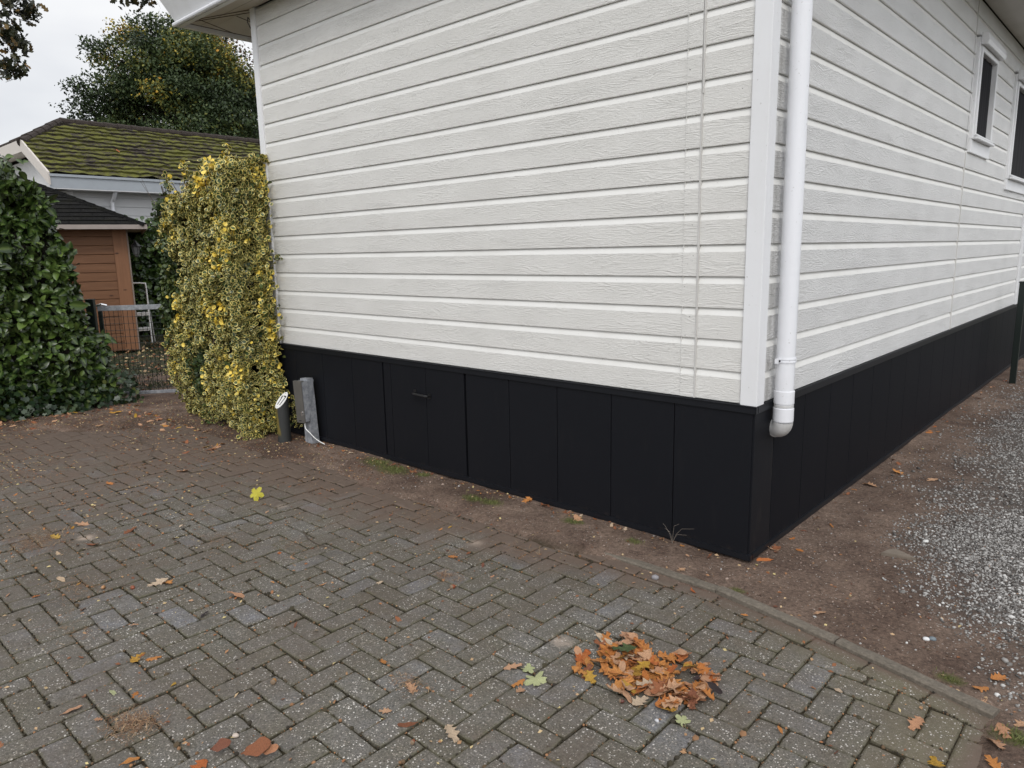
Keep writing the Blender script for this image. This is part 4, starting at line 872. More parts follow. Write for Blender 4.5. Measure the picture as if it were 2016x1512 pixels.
# leaf groups along the visible twigs
G = [clump((-6.5, -1.17, 3.84), (.10, .05, .05), 79), clump((-6.5, -1.04, 3.80), (.08, .045, .04), 79), clump((-6.5, -1.24, 3.60), (.1, .045, .08), 114), clump((-6.5, -1.17, 3.48), (.08, .05, .05), 76), clump((-6.5, -1.27, 3.28), (.08, .05, .045), 79), clump((-6.5, -1.19, 3.26), (.06, .035, .025), 30), clump((-6.5, -.10, 4.12), (.1, .10, .03), 95), clump((-6.5, .90, 3.97), (.06, .05, .04), 34),
     clump((-7.2, -2.0, 4.6), (.5, .5, .25), 420), clump((-8.4, -6.3, 6.9), (1.2, 1, .7), 900), clump((-7.6, -2.4, 7.4), (1.2, 1, .7), 900), clump((-9.4, -4.3, 7.6), (1.2, 1.2, .8), 1100), clump((-10.2, -3.6, 6.4), (1.2, 1.2, .8), 800)]
Pn = np.concatenate(G); n = len(Pn); Nn = unit(rng.normal(0, .6, (n, 3)) + [0, 0, .6]); 
OAKL = tint_mat('oak_leaf_green', [(0, (0.010, 0.012, 0.006)), (.6, (0.022, 0.028, 0.010)), (.9, (.05, .045, .012)), (1, (.18, .10, .02))], .5)
scatter('crown', OV, [np.array(OF)], frames(unit(rng.normal(0, 1, (n, 3)) + [0, 0, -.4]), Nn, rng.uniform(.06, .095, n)), Pn - OL, OAKL, oak, attrs={'tint': rng.random(n)})

# ------------------------------------------------------------------ fallen leaves
def leaf_mat(name, a, b, c):
    m = Mat(name); r = m.rand(); col = m.ramp(r, [(0.0, a), (0.5, b), (1.0, c)])
    n = m.noise(38, detail=5, rough=.65); col = m.mix(1.0, col, m.ramp(n, [(.25, .55), (.7, 1.35)]), 'MULTIPLY')
    sp = m.ramp(m.noise(150, detail=3), [(.60, 0.0), (.72, .75)]); col = m.mix(sp, col, (0.07, 0.03, 0.015))
    geo = m.n('ShaderNodeNewGeometry'); col = m.mix(m.math('MULTIPLY', geo.outputs['Backfacing'], .5), col, (0.42, 0.26, 0.16))
    m.P(Base_Color=col, Roughness=.62, Normal=m.bump(m.noise(90, detail=4), .004)); return m.m
LM = {'orange': leaf_mat('leaf_orange', (0.50, 0.17, 0.035), (0.62, 0.27, 0.07), (0.46, 0.12, 0.025)), 'tan': leaf_mat('leaf_tan', (0.52, 0.28, 0.16), (0.60, 0.36, 0.21), (0.50, 0.22, 0.11)),
      'brown': leaf_mat('leaf_brown', (0.22, 0.075, 0.03), (0.34, 0.125, 0.05), (0.20, 0.07, 0.04)), 'yellow': leaf_mat('leaf_yellow', (0.50, 0.30, 0.03), (0.52, 0.25, 0.03), (0.55, 0.36, 0.06)),
      'lime': leaf_mat('leaf_lime', (0.50, 0.48, 0.05), (0.56, 0.46, 0.05), (0.52, 0.50, 0.06)), 'pale': leaf_mat('leaf_pale_green', (0.42, 0.47, 0.22), (0.48, 0.50, 0.27), (0.42, 0.46, 0.2)),
      'green': leaf_mat('leaf_green', (0.05, 0.085, 0.02), (0.06, 0.09, 0.025), (0.05, 0.08, 0.02)), 'dark': leaf_mat('leaf_dark', (0.03, 0.018, 0.018), (0.04, 0.02, 0.02), (0.025, 0.015, 0.02)),
      'cream': leaf_mat('leaf_cream', (0.55, 0.42, 0.29), (0.60, 0.46, 0.33), (0.58, 0.42, 0.27))}
LMESH = {}
def palmate(var):
    rd = random.Random(var + 5); n = 60; v = [(0, 0, 0)]
    for q in (.5, 1.0):
        for k in range(n):
            t = 2 * math.pi * k / n; lob = abs(math.cos(2.5 * t)) ** .9; r_ = .22 + .30 * lob * (1 - .35 * (abs(((t + math.pi) % (2 * math.pi)) - math.pi) > 2.2)) + .022 * math.cos(17 * t)
            r_ = r_ * q if q == 1.0 else min(r_ * .6, .17); v.append((r_ * math.cos(t), r_ * math.sin(t), .10 * q * math.sin(2 * t + var) * r_ + .12 * q * q * r_ * math.cos(3 * t + var)))
    f = [(0, 1 + k, 1 + (k + 1) % n) for k in range(n)] + [(1 + k, 1 + n + k, 1 + n + (k + 1) % n, 1 + (k + 1) % n) for k in range(n)]
    return np.array(v), f

def leaf_mesh(shape, var, colr):
    key = (shape, var, colr)
    if key not in LMESH:
        if shape == 'oak': v, f = lobed(21, 3.6 + .3 * (var % 3), var, .34 + .03 * (var % 4), .14 + .08 * (var % 5), 7)
        elif shape == 'maple': v, f = palmate(var)
        else:
            v, f = lobed(13, 0.0, var + 70, .27, .20 + .08 * (var % 4), 5)
            v[:, 1] *= 1.6
        me_ = bpy.data.meshes.new('oak_leaf'); me_.from_pydata([tuple(p) for p in v], [], f); me_.polygons.foreach_set('use_smooth', [True] * len(f)); me_.materials.append(LM[colr]); LMESH[key] = me_
    return LMESH[key]
def ground_z(x, y):
    d = float(soil_side(np.array(x), np.array(y))); h = float(soil_h(np.array([x]), np.array([y]))[0]); return max(h, PZ + .002) if d < .02 else h
LAST = [None]
def fallen(x, y, L, shape='oak', colr='orange', label=None, group=None, z=None, tilt=.16, name=None, rot=None, cat='leaf'):
    o = bpy.data.objects.new(name or ('oak_leaf' if shape == 'oak' else 'maple_leaf' if shape == 'maple' else 'fallen_leaf'), leaf_mesh(shape, random.randrange(9), colr)); COL.objects.link(o)
    o.scale = (L, L, L * random.uniform(.7, 1.3)); o.location = (x, y, (ground_z(x, y) + .003) if z is None else z)
    o.rotation_euler = (random.gauss(0, tilt), random.gauss(0, tilt), random.uniform(0, 6.28) if rot is None else rot)
    o['label'] = label; o['category'] = cat
    if group: o['group'] = group
    LAST[0] = o
    return o
specials = [
 (-2.885, -1.123, .10, 'maple', 'lime', 'yellow leaf with lobed outline standing upright on the paving in front of the variegated hedge'),
 (-3.185, -2.213, .085, 'oak', 'yellow', 'orange-yellow leaf beside a tuft of dry needles at the left edge'),
 (-4.028, -1.636, .07, 'oak', 'orange', 'small orange leaf alone on dusty pavers in front of the laurel hedge'),
 (-3.909, -1.167, .11, 'oak', 'tan', 'tan oak leaf lying with green scraps near the dusty back of the paving'),
 (-3.289, -2.042, .10, 'oak', 'tan', 'pinkish tan oak leaf lying flat on the left part of the paving'),
 (-2.945, -1.894, .09, 'oak', 'brown', 'curled red-brown oak leaf right of the pinkish tan leaf'),
 (-2.894, -2.115, .08, 'oval', 'brown', 'flat red-brown leaf right of the tuft of dry needles'),
 (-2.516, -2.374, .075, 'oval', 'cream', 'pale tan curled leaf near the left edge of the photo'),
 (-2.105, -2.073, .10, 'oak', 'cream', 'pale oak leaf with orange tip above the fallen acorn twig'),
 (-2.06, -2.04, .075, 'oak', 'orange', 'orange oak leaf touching the pale oak leaf above the acorn twig'),
 (-1.67, -1.881, .105, 'oval', 'tan', 'long tan pointed leaf in the middle of the left half of the paving'),
 (-2.089, -2.41, .07, 'oval', 'brown', 'short red-brown leaf on a pale bluish paver at left'),
 (-1.606, -2.069, .055, 'oval', 'dark', 'dark grey shrivelled leaf right of the acorn twig'),
 (-1.464, -2.403, .085, 'oak', 'yellow', 'bright orange-yellow oak leaf in the lower left of the paving'),
 (-1.41, -2.362, .06, 'oak', 'orange', 'small orange leaf touching the bright orange-yellow oak leaf'),
 (-1.291, -2.559, .05, 'oval', 'pale', 'round pale green leaf at lower left'),
 (-1.288, -2.699, .07, 'oval', 'tan', 'orange-tan leaf standing in a joint near the bottom left corner'),
 (-0.571, -2.379, .105, 'oval', 'brown', 'large folded red-brown leaf at the bottom edge of the photo'),
 (-0.530, -2.352, .06, 'oval', 'tan', 'small curled tan leaf tucked behind the large folded leaf at the bottom edge'),
 (-0.669, -2.448, .075, 'oval', 'brown', 'flat brown leaf left of the large folded leaf at the bottom edge'),
 (-0.849, -2.663, .06, 'oval', 'orange', 'small orange leaf at the bottom edge in the lower left'),
 (-0.656, -2.53, .075, 'oak', 'orange', 'orange leaf cut by the bottom edge of the photo'),
 (-0.468, -1.82, .075, 'oak', 'tan', 'light tan oak leaf in front of a needle patch, left of the maple leaf'),
 (-0.165, -1.896, .082, 'oak', 'cream', 'cream coloured oak leaf on the paving below the pale green maple leaf'),
 (-0.314, -1.959, .07, 'oval', 'brown', 'narrow red-brown leaf along a joint left of the cream oak leaf'),
 (-0.435, -1.965, .05, 'oak', 'tan', 'small tan leaf left of the narrow red-brown leaf'),
 (-0.691, -1.776, .05, 'oak', 'orange', 'small orange leaf in a joint left of centre on the paving'),
 (-0.278, -1.470, .085, 'oak', 'tan', 'tan oak leaf touching the pale green maple leaf from behind'),
 (-0.155, -1.479, .095, 'maple', 'pale', 'pale green maple leaf left of the heap of orange leaves'),
 (-0.225, -1.440, .060, 'maple', 'pale', 'small pale green scrap behind the pale green maple leaf'),
 (-0.19, -1.539, .06, 'oak', 'orange', 'orange leaf in front of the pale green maple leaf'),
 (-0.150, -1.565, .06, 'oak', 'tan', 'shrivelled cream leaf nearest the camera beside the pale green maple leaf'),
 (0.375, -1.336, .055, 'maple', 'pale', 'small pale rounded leaf just below the heap of orange leaves'),
 (-1.204, -0.92, .06, 'oak', 'orange', 'small orange leaf alone in the middle of the paving'),
 (-0.904, -1.528, .06, 'oval', 'brown', 'small red-brown leaf lying over a joint left of centre'),
 (-1.448, -0.048, .085, 'oak', 'orange', 'left one of two reddish leaves against the foot of the black skirting'),
 (-1.304, -0.052, .085, 'oak', 'orange', 'right one of two reddish leaves against the foot of the black skirting'),
 (-0.99, -0.114, .085, 'oak', 'tan', 'tan-orange leaf on soil in front of the middle of the black skirting'),
 (-0.206, -0.309, .06, 'oak', 'tan', 'small tan leaf on soil behind the kerb near the house corner'),
 (0.060, 0.070, .085, 'oval', 'orange', 'orange leaf lying at the foot of the house corner'),
 (0.464, -0.322, .065, 'oak', 'tan', 'tan leaf on bare soil behind the raised kerb'),
 (0.175, 2.022, .10, 'oak', 'orange', 'orange leaf on soil beside the long side of the chalet'),
 (0.101, 1.608, .10, 'oak', 'tan', 'tan leaf against the foot of the side skirting'),
 (0.386, 1.99, .09, 'oak', 'tan', 'tan leaf on soil at the edge of the gravel beside the chalet'),
 (1.134, -0.387, .075, 'oak', 'orange', 'flat orange leaf on dark soil between kerb end and gravel'),
 (1.092, -0.504, .065, 'oak', 'orange', 'bright orange leaf at the end of the kerb'),
 (1.115, -0.585, .075, 'oak', 'tan', 'pinkish tan leaf just below the bright orange leaf at the kerb end'),
 (0.97, -0.848, .075, 'oak', 'tan', 'pink-brown leaf lying on mossy pavers near the right edge of the paving'),
 (1.195, -0.715, .085, 'oak', 'tan', 'upper large tan oak leaf at the right edge of the paving'),
 (1.187, -0.803, .085, 'oak', 'tan', 'lower large tan oak leaf at the right edge of the paving'),
 (1.065, -1.01, .07, 'oak', 'yellow', 'yellow and brown leaf at the bottom edge in the lower right'),
 (1.199, -0.914, .075, 'oak', 'orange', 'orange leaf in the bottom right corner'),
 (1.235, -0.640, .06, 'oak', 'tan', 'tan leaf cut by the right edge of the photo'),
 (-6.0, -1.05, .10, 'oak', 'tan', 'reddish leaf on soil in front of the laurel hedge'),
 (-6.55, -0.72, .12, 'maple', 'yellow', 'yellow leaf lying at the foot of the laurel hedge beside the gate'),
]
for s in specials:
    o = fallen(s[0], s[1], s[2], s[3], s[4], s[5], rot=None)
    if 'upright' in s[5]: o.rotation_euler = (1.0, .25, .75); o.location.z += .035
    if 'large folded' in s[5]: o.rotation_euler = (.45, -.35, .75); o.location.z += .022; o.scale.y *= 1.5
# the heap
heap = [(0.09, -1.14, .045, 9), (0.20, -1.15, .045, 9), (0.25, -1.20, .045, 6), (0.10, -1.27, .045, 7), (-0.048, -1.322, .05, 4), (-0.07, -1.25, .05, 7), (-0.104, -1.109, .045, 6), (-0.05, -1.06, .045, 6), (0.015, -1.045, .04, 6), (0.06, -1.12, .06, 10), (-0.02, -1.16, .06, 10), (0.035, -1.206, .07, 16), (0.14, -1.22, .06, 14), (0.2, -1.27, .055, 10), (0.154, -1.318, .05, 6), (0.28, -1.22, .05, 10), (0.30, -1.31, .04, 6), (0.35, -1.22, .04, 8), (0.34, -1.08, .04, 9), (0.29, -1.04, .04, 6), (0.33, -1.15, .05, 8), (0.15, -1.05, .03, 3), (0.19, -1.01, .02, 2)]
hg = 'oak leaves heaped together on the paving'
CN = {'orange': 'orange', 'tan': 'pinkish tan', 'brown': 'dark brown', 'yellow': 'yellowish', 'cream': 'pale cream'}
def HLAB(c, x, y): return '%s leaf in the %s %s part of the leaf heap' % (CN[c], 'left' if x < .05 else 'middle' if x < .2 else 'right', 'back' if y > -1.17 else 'front')
for hx, hy, hs, hn in heap:
    for i in range(int(round(hn * .75))):
        x = hx + random.gauss(0, hs * .55); y = hy + random.gauss(0, hs * .45)
        c = random.choices(['orange', 'tan', 'brown', 'yellow', 'cream'], [44, 36, 8, 5, 7])[0]
        fallen(x, y, random.uniform(.070, .105), random.choice(['oak', 'oak', 'oak', 'oval']), c, HLAB(c, x, y), hg, z=PZ + .004 + random.random() * .020, tilt=.30); LAST[0].scale.z *= random.uniform(1.0, 1.8)
fallen(0.004, -1.135, .10, 'oak', 'green', 'dark green oak leaf on top of the heap of orange leaves', z=.026, tilt=.1, rot=.9)
fallen(0.385, -1.135, .07, 'oval', 'dark', 'nearly black leaf on the right end of the heap of orange leaves', z=.024, tilt=.3)
fallen(0.315, -1.115, .065, 'oval', 'dark', 'nearly black curled leaf in a gap at the middle of the heap of orange leaves', z=.022, tilt=.3)
fallen(0.128, -1.195, .085, 'oak', 'yellow', 'bright orange oak leaf lying flat at the front of the heap', z=.03, tilt=.1)
fallen(0.215, -1.345, .085, 'oak', 'cream', 'pale tan oak leaf nearest the camera at the front of the heap', z=PZ + .012, tilt=.12)
fallen(-0.06, -1.335, .07, 'oak', 'orange', 'orange oak leaf lying just off the left front of the heap', z=PZ + .012, tilt=.12)
# small scattered leaves
CC = ['tan']
def SC_(l):
    CC[0] = random.choice(l); return CC[0]
gs = 'small dry leaves scattered over the paving'; cnt = 0
while cnt < 120:
    x = random.uniform(-5.2, 1.15); y = random.uniform(-3.0, -.45)
    if float(soil_side(np.array(x), np.array(y))) > -.03 or (x + .1) ** 2 + (y + 1.2) ** 2 < .35: continue
    if random.random() > .45 + .55 * (x < -.8): continue
    c = random.choices(['orange', 'tan', 'brown', 'cream', 'yellow'], [5, 6, 5, 3, 1])[0]
    u_ = Vector((x, y, 0)) - cam.matrix_world.translation; u_ = u_.dot(rt) / u_.dot(fw); dist_ = math.hypot(x - 1.45, y + 3.33)
    fallen(x, y, random.uniform(.018, .042), random.choice(['oval', 'oval', 'oak']), c, 'tiny %s leaf on the paving %s, %s' % (CN[c], 'at the left' if u_ < -.35 else 'left of centre' if u_ < 0 else 'right of centre' if u_ < .3 else 'at the right', 'near the photo bottom' if dist_ < 2.6 else 'halfway back' if dist_ < 4 else 'far back by the hedges'), gs, name='leaf_scrap', tilt=.3, cat='small leaf'); cnt += 1
gs = 'dry leaves lying along the foot of the skirting'
for i in range(60):
    x = random.uniform(-4.2, -.1); fallen(x, -.03 - abs(random.gauss(0, .05)) - (.05 if x < -3 else 0), random.uniform(.02, .05), random.choice(['oval', 'oak']), SC_(['orange', 'tan', 'brown', 'cream', 'brown']), 'small %s dry leaf on soil against the %s of the front skirting' % (CN[CC[0]], 'left third' if x < -2.9 else 'middle' if x < -1.8 else 'right part'), gs, name='leaf_scrap', tilt=.3, cat='small leaf')
gs = 'dry leaves lying beside the side skirting'
for i in range(34):
    y = random.uniform(.1, 6.5); fallen(.04 + abs(random.gauss(0, .07)), y, random.uniform(.03, .07), random.choice(['oval', 'oak']), SC_(['orange', 'tan', 'brown', 'brown']), 'small %s dry leaf on soil along the %s of the side skirting' % (CN[CC[0]], 'near end' if y < 2 else 'middle' if y < 4.3 else 'far end'), gs, name='leaf_scrap', tilt=.3, cat='small leaf')
gs = 'dry leaves gathered below the hedges'
for i in range(150):
    t = random.random()
    if t < .45: x = random.uniform(-6.6, -4.25); y = -.48 - abs(random.gauss(0, .12)) - .1 * (x > -5)
    else: x = -6.95 + abs(random.gauss(0, .16)); y = random.uniform(-2.3, -.4)
    fallen(x, y, random.uniform(.035, .085), random.choice(['oval', 'oak', 'oak']), SC_(['orange', 'tan', 'brown', 'brown', 'tan', 'yellow']), '%s fallen leaf among the litter below the %s' % (CN[CC[0]], 'variegated hedge' if t < .45 else 'laurel hedge'), gs, tilt=.35, cat='leaf')
# uncountable scraps
def scraps(name, X, Y, size, mat, label, aspect=.6, zoff=.003):
    v, f = small_leaf(aspect); v = v - [.5, 0, 0]; n = len(X); Nn = unit(rng.normal(0, .35, (n, 3)) + [0, 0, 1]); d_ = soil_side(X, Y); hz = np.where(d_ < 0, np.maximum(soil_h(X, Y), PZ + .001), soil_h(X, Y))
    o = scatter(name, v, f, frames(unit(rng.normal(0, 1, (n, 3)) * [1, 1, .15]), Nn, size), np.stack([X, Y, hz + zoff], 1), mat, attrs={'tint': rng.random(n)}); tag(o, label, None, kind='stuff'); return o
X, Y = sample(24000, -7.1, 1.2, -3.2, -.02, lambda x, y: np.clip(.07 + .9 * sstep(-2.6, -6.0, x) * (fbm(x, y, 1.4, 3, 2) > .42) + .5 * (soil_side(x, y) > 0) * (x < -2.5) + .5 * (y > -.09), 0, 1))
scraps('leaf_litter', X, Y, rng.uniform(.006, .026, len(X)), LITTER, 'fine scraps of dry leaf strewn over soil and paving')
X, Y = sample(1500, -.1, 2.3, -.7, 7, lambda x, y: (soil_side(x, y) > 0) * .5 + 0 * x)
scraps('leaf_litter', X, Y, rng.uniform(.006, .020, len(X)), LITTER, 'fine scraps of dry leaf strewn over the soil beside the gravel')
# dry needle tufts
tufts = [(-3.18, -2.32, .13, 700), (-3.25, -2.25, .1, 300), (-1.051, -2.595, .055, 420), (-1.02, -2.54, .04, 150), (-2.358, -2.364, .10, 180), (-1.22, -.90, .05, 90), (-1.06, -1.1, .045, 160), (-.50, -1.80, .045, 160), (-4.35, -1.4, .12, 220), (-4.6, -1.9, .15, 260), (-2.5, -1.6, .12, 140), (-2.0, -1.4, .10, 110), (-1.77, -.62, .10, 120), (-.95, -.62, .09, 120), (-2.9, -.7, .12, 130), (-5.2, -1.3, .2, 260), (-2.75, -2.0, .08, 90), (-3.6, -1.5, .15, 150), (-1.9, -2.5, .1, 120)]
X = np.concatenate([rng.normal(a, s, n) for a, b, s, n in tufts]); Y = np.concatenate([rng.normal(b, s * .6, n) for a, b, s, n in tufts])
v = np.array([(-.5, -.025, 0), (-.5, .025, 0), (.5, .02, .02), (.5, -.02, .02), (0, .025, .07), (0, -.025, .07)]); f = [np.array([(0, 5, 4, 1), (5, 3, 2, 4)])]; n = len(X)
d_ = soil_side(X, Y); hz = np.where(d_ < 0, PZ + .003, soil_h(X, Y)); o = scatter('dry_needles', v, f, frames(unit(rng.normal(0, 1, (n, 3)) * [1, 1, .2]), np.tile([0, 0, 1.], (n, 1)), rng.uniform(.012, .034, n)), np.stack([X, Y, hz + rng.random(n) * .008], 1), NEEDLE, attrs={'tint': rng.random(n)}); tag(o, 'loose tufts of dry brown needles on the paving', None, kind='stuff')
# crumbs lying in the joints
pe = [p for p in polys if p]
JX, JY = [], []
for p in pe:
    for i in range(len(p)):
        q0, q1 = p[i], p[(i + 1) % len(p)]
        for k in range(8): s_ = random.random(); JX.append(q0[0] + (q1[0] - q0[0]) * s_ + random.gauss(0, .003)); JY.append(q0[1] + (q1[1] - q0[1]) * s_ + random.gauss(0, .003))
X = np.array(JX); Y = np.array(JY); k = (X > -4.5) & (Y > -3.1) & (rng.random(len(X)) < .8) & (soil_side(X, Y) < -.03); X, Y = X[k], Y[k]; n = len(X)
v, f_ = ico(1); M = randrot(n, .5) * rng.lognormal(math.log(.0028), .5, n)[:, None, None]
o = scatter('joint_grit', v, [f_], M, np.stack([X, Y, np.full(n, PZ - .0035)], 1), tint_mat('joint_crumb', [(0, (.022, .017, .012)), (.6, (.05, .042, .022)), (.80, (.12, .075, .04)), (1, (.34, .17, .08))], .9), attrs={'tint': rng.random(n)}); tag(o, 'dark grit and crumbs filling the joints of the paving', None, kind='stuff')
# grass tufts and lawn
def blades(name, X, Y, Z, h, label, mat=GRASS):
    v = np.array([(0, -.07, 0), (0, .07, 0), (.5, .05, .12), (.5, -.05, .12), (1, 0, .42)]) ; f = [np.array([(0, 3, 2, 1)]), np.array([(3, 4, 2)])]; n = len(X)
    d_ = unit(rng.normal(0, .45, (n, 3)) * [1, 1, .1] + [0, 0, 1]); Nn = unit(rng.normal(0, 1, (n, 3)) * [1, 1, 0.05])
    o = scatter(name, v, f, frames(d_, Nn, h), np.stack([X, Y, Z], 1), mat, attrs={'tint': rng.random(n)}); tag(o, label, None, kind='stuff')
X = np.concatenate([rng.normal(a, r * .42, int(4200 * r * r * 3.4)) for a, b, r in gy_p]); Y = np.concatenate([rng.normal(b, r * .26, int(4200 * r * r * 3.4)) for a, b, r in gy_p]); k = (Y < -.035) | (X > 0.02); X, Y = X[k], Y[k]
blades('grass', X, Y, soil_h(X, Y) - .002, rng.uniform(.010, .026, len(X)), 'short green grass and moss on the soil in front of the skirting')
X, Y = sample(90000, -14.2, -7.15, -.9, 6.5, lambda x, y: np.clip((fbm(x, y, 3, 3, 6) - .25) * 1.8, 0, 1) * ((x < -7.5) | (y > .6)))
blades('grass', X, Y, np.where(X > -9, np.maximum(soil_h(X, Y), -.045), -.045), rng.uniform(.03, .08, len(X)), 'dark lawn grass behind the gate', tint_mat('lawn_blade', [(0, (.018, .03, .008)), (.7, (.035, .052, .014)), (1, (.08, .08, .03))], .7))
X = rng.uniform(-13, -7.3, 2600); Y = rng.uniform(-.8, 5.5, 2600); v, f = small_leaf(.7); n = len(X)
o = scatter('leaf_litter', v, f, frames(unit(rng.normal(0, 1, (n, 3)) * [1, 1, .3]), unit(rng.normal(0, .4, (n, 3)) + [0, 0, 1]), rng.uniform(.035, .08, n)), np.stack([X, Y, rng.uniform(-.03, .03, n)], 1), LITTER, attrs={'tint': rng.random(n) ** 1.2}); tag(o, 'fallen leaves strewn over the lawn behind the gate', None, kind='stuff')

# small things on the ground
def acorn(x, y, s, rot, label, colr=(0.22, 0.06, 0.025), twig=False):
    a = thing('acorn', label, 'acorn', (x, y, PZ + .010)); m = MB(); prof = [(-.5, .05), (-.42, .3), (-.2, .42), (.1, .44), (.35, .34), (.5, .14), (.58, .03)]
    m.tube([(p * s, 0, 0) for p, r in prof], [r * s for p, r in prof], 14); n_ = m.build('nut', plain('acorn_shell', colr, .35, var=.3), a, smooth=True)
    c = MB(); c.tube([(-.62 * s, 0, 0), (-.56 * s, 0, 0), (-.40 * s, 0, 0), (-.22 * s, 0, 0)], [.12 * s, .34 * s, .47 * s, .48 * s], 14); c.build('cup', plain('acorn_cup', (.20, .14, .09), .8, var=.3, scale=300), a, smooth=True)
    if twig:
        t_ = MB(); t_.tube([(-.6 * s, 0, 0), (-.03, .004, .002), (-.06, -.002, -.002), (-.095, .004, -.004)], [.002, .002, .0018, .0014], 6); t_.build('stalk', BARK, a)
    a.rotation_euler = (0, 0, rot); return a
acorn(-2.135, -2.176, .022, .2, 'reddish acorn on a dark twig in the left of the paving', twig=True)
acorn(-0.946, -1.162, .024, 1.2, 'dark red-brown acorn in the centre of the paving')
acorn(-0.892, -2.132, .022, 2.2, 'yellow-brown acorn in a joint at lower left', (0.36, .17, .05))
acorn(-1.642, -0.386, .021, .7, 'dark acorn on soil near the grass in front of the skirting')
acorn(-0.23, -2.01, .016, 2.0, 'small red-brown acorn near the bottom edge left of centre')
acorn(-2.25, -2.27, .02, -.8, 'tan acorn at the lower end of the dark twig', (.38, .2, .09))
acorn(0.165, -1.385, .016, .4, 'dark reddish acorn just in front of the heap of leaves', (.1, .03, .02))
def pebble(x, y, s, label, col, sc=(1, .8, .6), nm='pebble'):
    v, f = ico(2); v = v * (1 + .12 * np.sin(v[:, [0]] * 3 + x * 9) * np.cos(v[:, [1]] * 4)) * np.array(sc) * s
    o = mesh_np(nm, v, f, plain('stone_' + nm, col, .6, var=.15, scale=60), smooth=True); o.location = (x, y, ground_z(x, y) + s * sc[2] * .4); o.rotation_euler = (0, 0, random.uniform(0, 3)); tag(o, label, 'stone')
pebble(-0.711, -2.375, .012, 'round cream pebble near the bottom edge left of the large folded leaf', (.5, .42, .36))
pebble(.866, -.262, .014, 'white pebble on dark soil between kerb and gravel', (.62, .62, .62))
pebble(.885, -.245, .015, 'blue-grey pebble beside the white pebble on the dark soil', (.14, .17, .19))
pebble(-.265, -.455, .018, 'grey stone on the dusty edge of the paving near the house corner', (.24, .23, .24), (1, .8, .75))
pebble(.31, -1.39, .009, 'small whitish pebble below the heap of leaves', (.5, .5, .52))
pebble(.62, .80, .016, 'bright white stone at the edge of the gravel', (.62, .62, .6))
fl = MB(); P3 = [(-.075, -.035), (.085, -.02), (.05, .01), (-.02, .055), (-.05, .03)]; fl.add([(x, y, -.01) for x, y in P3] + [(x, y, .010) for x, y in P3], [(4, 3, 2, 1, 0), (5, 6, 7, 8, 9)] + [(i, (i + 1) % 5, 5 + (i + 1) % 5, 5 + i) for i in range(5)])
o = fl.build('flat_stone', plain('flat_stone', (.17, .14, .11), .85, var=.25, scale=50, bump=.002), bevel=.003); o.location = (.557, .532, float(soil_h(np.array([.557]), np.array([.532]))[0]) + .004); o.rotation_euler = (0.03, 0, .1); tag(o, 'flat triangular grey-brown stone on the bare soil', 'stone')
# dry weed stalk at the skirting
wd = MB()
for (dx, dy, hh, c_) in ((.02, -.02, .13, .05), (.06, -.01, .12, .12), (-.03, -.02, .11, -.03), (.03, 0, .07, .09), (0, -.03, .09, -.05)):
    wd.tube([(0, 0, 0), (dx * .4, dy * .4, hh * .5), (dx, dy, hh * .85), (dx + c_ * .6, dy, hh)], [.0012, .001, .0008, .0005], 4)
o = wd.build('dry_weed', plain('dry_stalk', (.20, .17, .14), .8)); o.location = (-.40, -.06, soil_h(np.array([-.4]), np.array([-.06]))[0]); tag(o, 'thin dry weed stalks against the foot of the skirting near the house corner', 'weed')
# twigs
def twig(pts, r, label):
    m = MB(); m.tube(pts, [r, r * .9, r * .8, r * .5][:len(pts)], 5); o = m.build('twig', BARK); tag(o, label, 'twig')
twig([(-2.15, -1.23, -.006), (-2.02, -1.28, -.004), (-1.93, -1.29, -.005), (-1.80, -1.27, -.007)], .003, 'thin dark twig on the dusty paving right of the upright yellow leaf')
twig([(-3.1, -1.22, -.006), (-2.99, -1.16, -.002), (-2.93, -1.15, -.004), (-2.87, -1.13, .01)], .0022, 'thin dark twig joined to the foot of the upright yellow leaf')
twig([(-5.3, -.95, .0), (-5.0, -1.05, .012), (-4.8, -1.02, .006), (-4.5, -1.18, .002)], .003, 'thin brown twig on the soil in front of the variegated hedge')
twig([(1.30, .02, .01), (1.12, -.13, .022), (1.07, -.20, .02), (1.13, -.33, .008)], .0018, 'thin pale curved twig over the gravel at the right edge')

# ------------------------------------------------------------------ number post and meter box
BP = (-4.075, -0.215, 0); bo = thing('number_bollard', 'black plastic bollard with slanted white oval number plate 17 beside the variegated hedge', 'bollard', BP)
m = Mat('weathered_black_plastic'); c = m.mix(m.noise(7, m.map((1, 1, .5)), 4), (0.020, 0.022, 0.022), (0.040, 0.042, 0.040)); sp = m.n('ShaderNodeSeparateXYZ', {0: m.obj()})
mo = m.math('MULTIPLY', m.ramp(m.math('ADD', m.math('ADD', m.math('MULTIPLY', sp.outputs['X'], -8.0), m.math('MULTIPLY', sp.outputs['Y'], -7.0)), m.noise(14, m.map((1, 1, .35)), 4)), [(0.66, 0), (0.80, 1)]), m.ramp(sp.outputs['Z'], [(0.05, 0), (0.08, 1)])); c = m.mix(mo, c, m.mix(m.noise(40, detail=4), (.11, .085, .015), (.20, .15, .03))); m.P(Base_Color=c, Roughness=.6); BOLM = m.m
r = .055; n = 40; vs = []; 
for k in range(n):
    t = 2 * math.pi * k / n; vs.append((r * math.cos(t), r * math.sin(t), -.05))
for k in range(n):
    t = 2 * math.pi * k / n; vs.append((r * math.cos(t), r * math.sin(t), .355 + r * 1.15 * math.sin(t)))
mb = MB(); mb.add(vs, [tuple(range(n))[::-1], tuple(range(n, 2 * n))] + [(i, (i + 1) % n, n + (i + 1) % n, n + i) for i in range(n)]); mb.build('post', BOLM, bo, smooth=True)
sl = math.sqrt(1 + 1.15 ** 2); ang = math.atan(1.15)
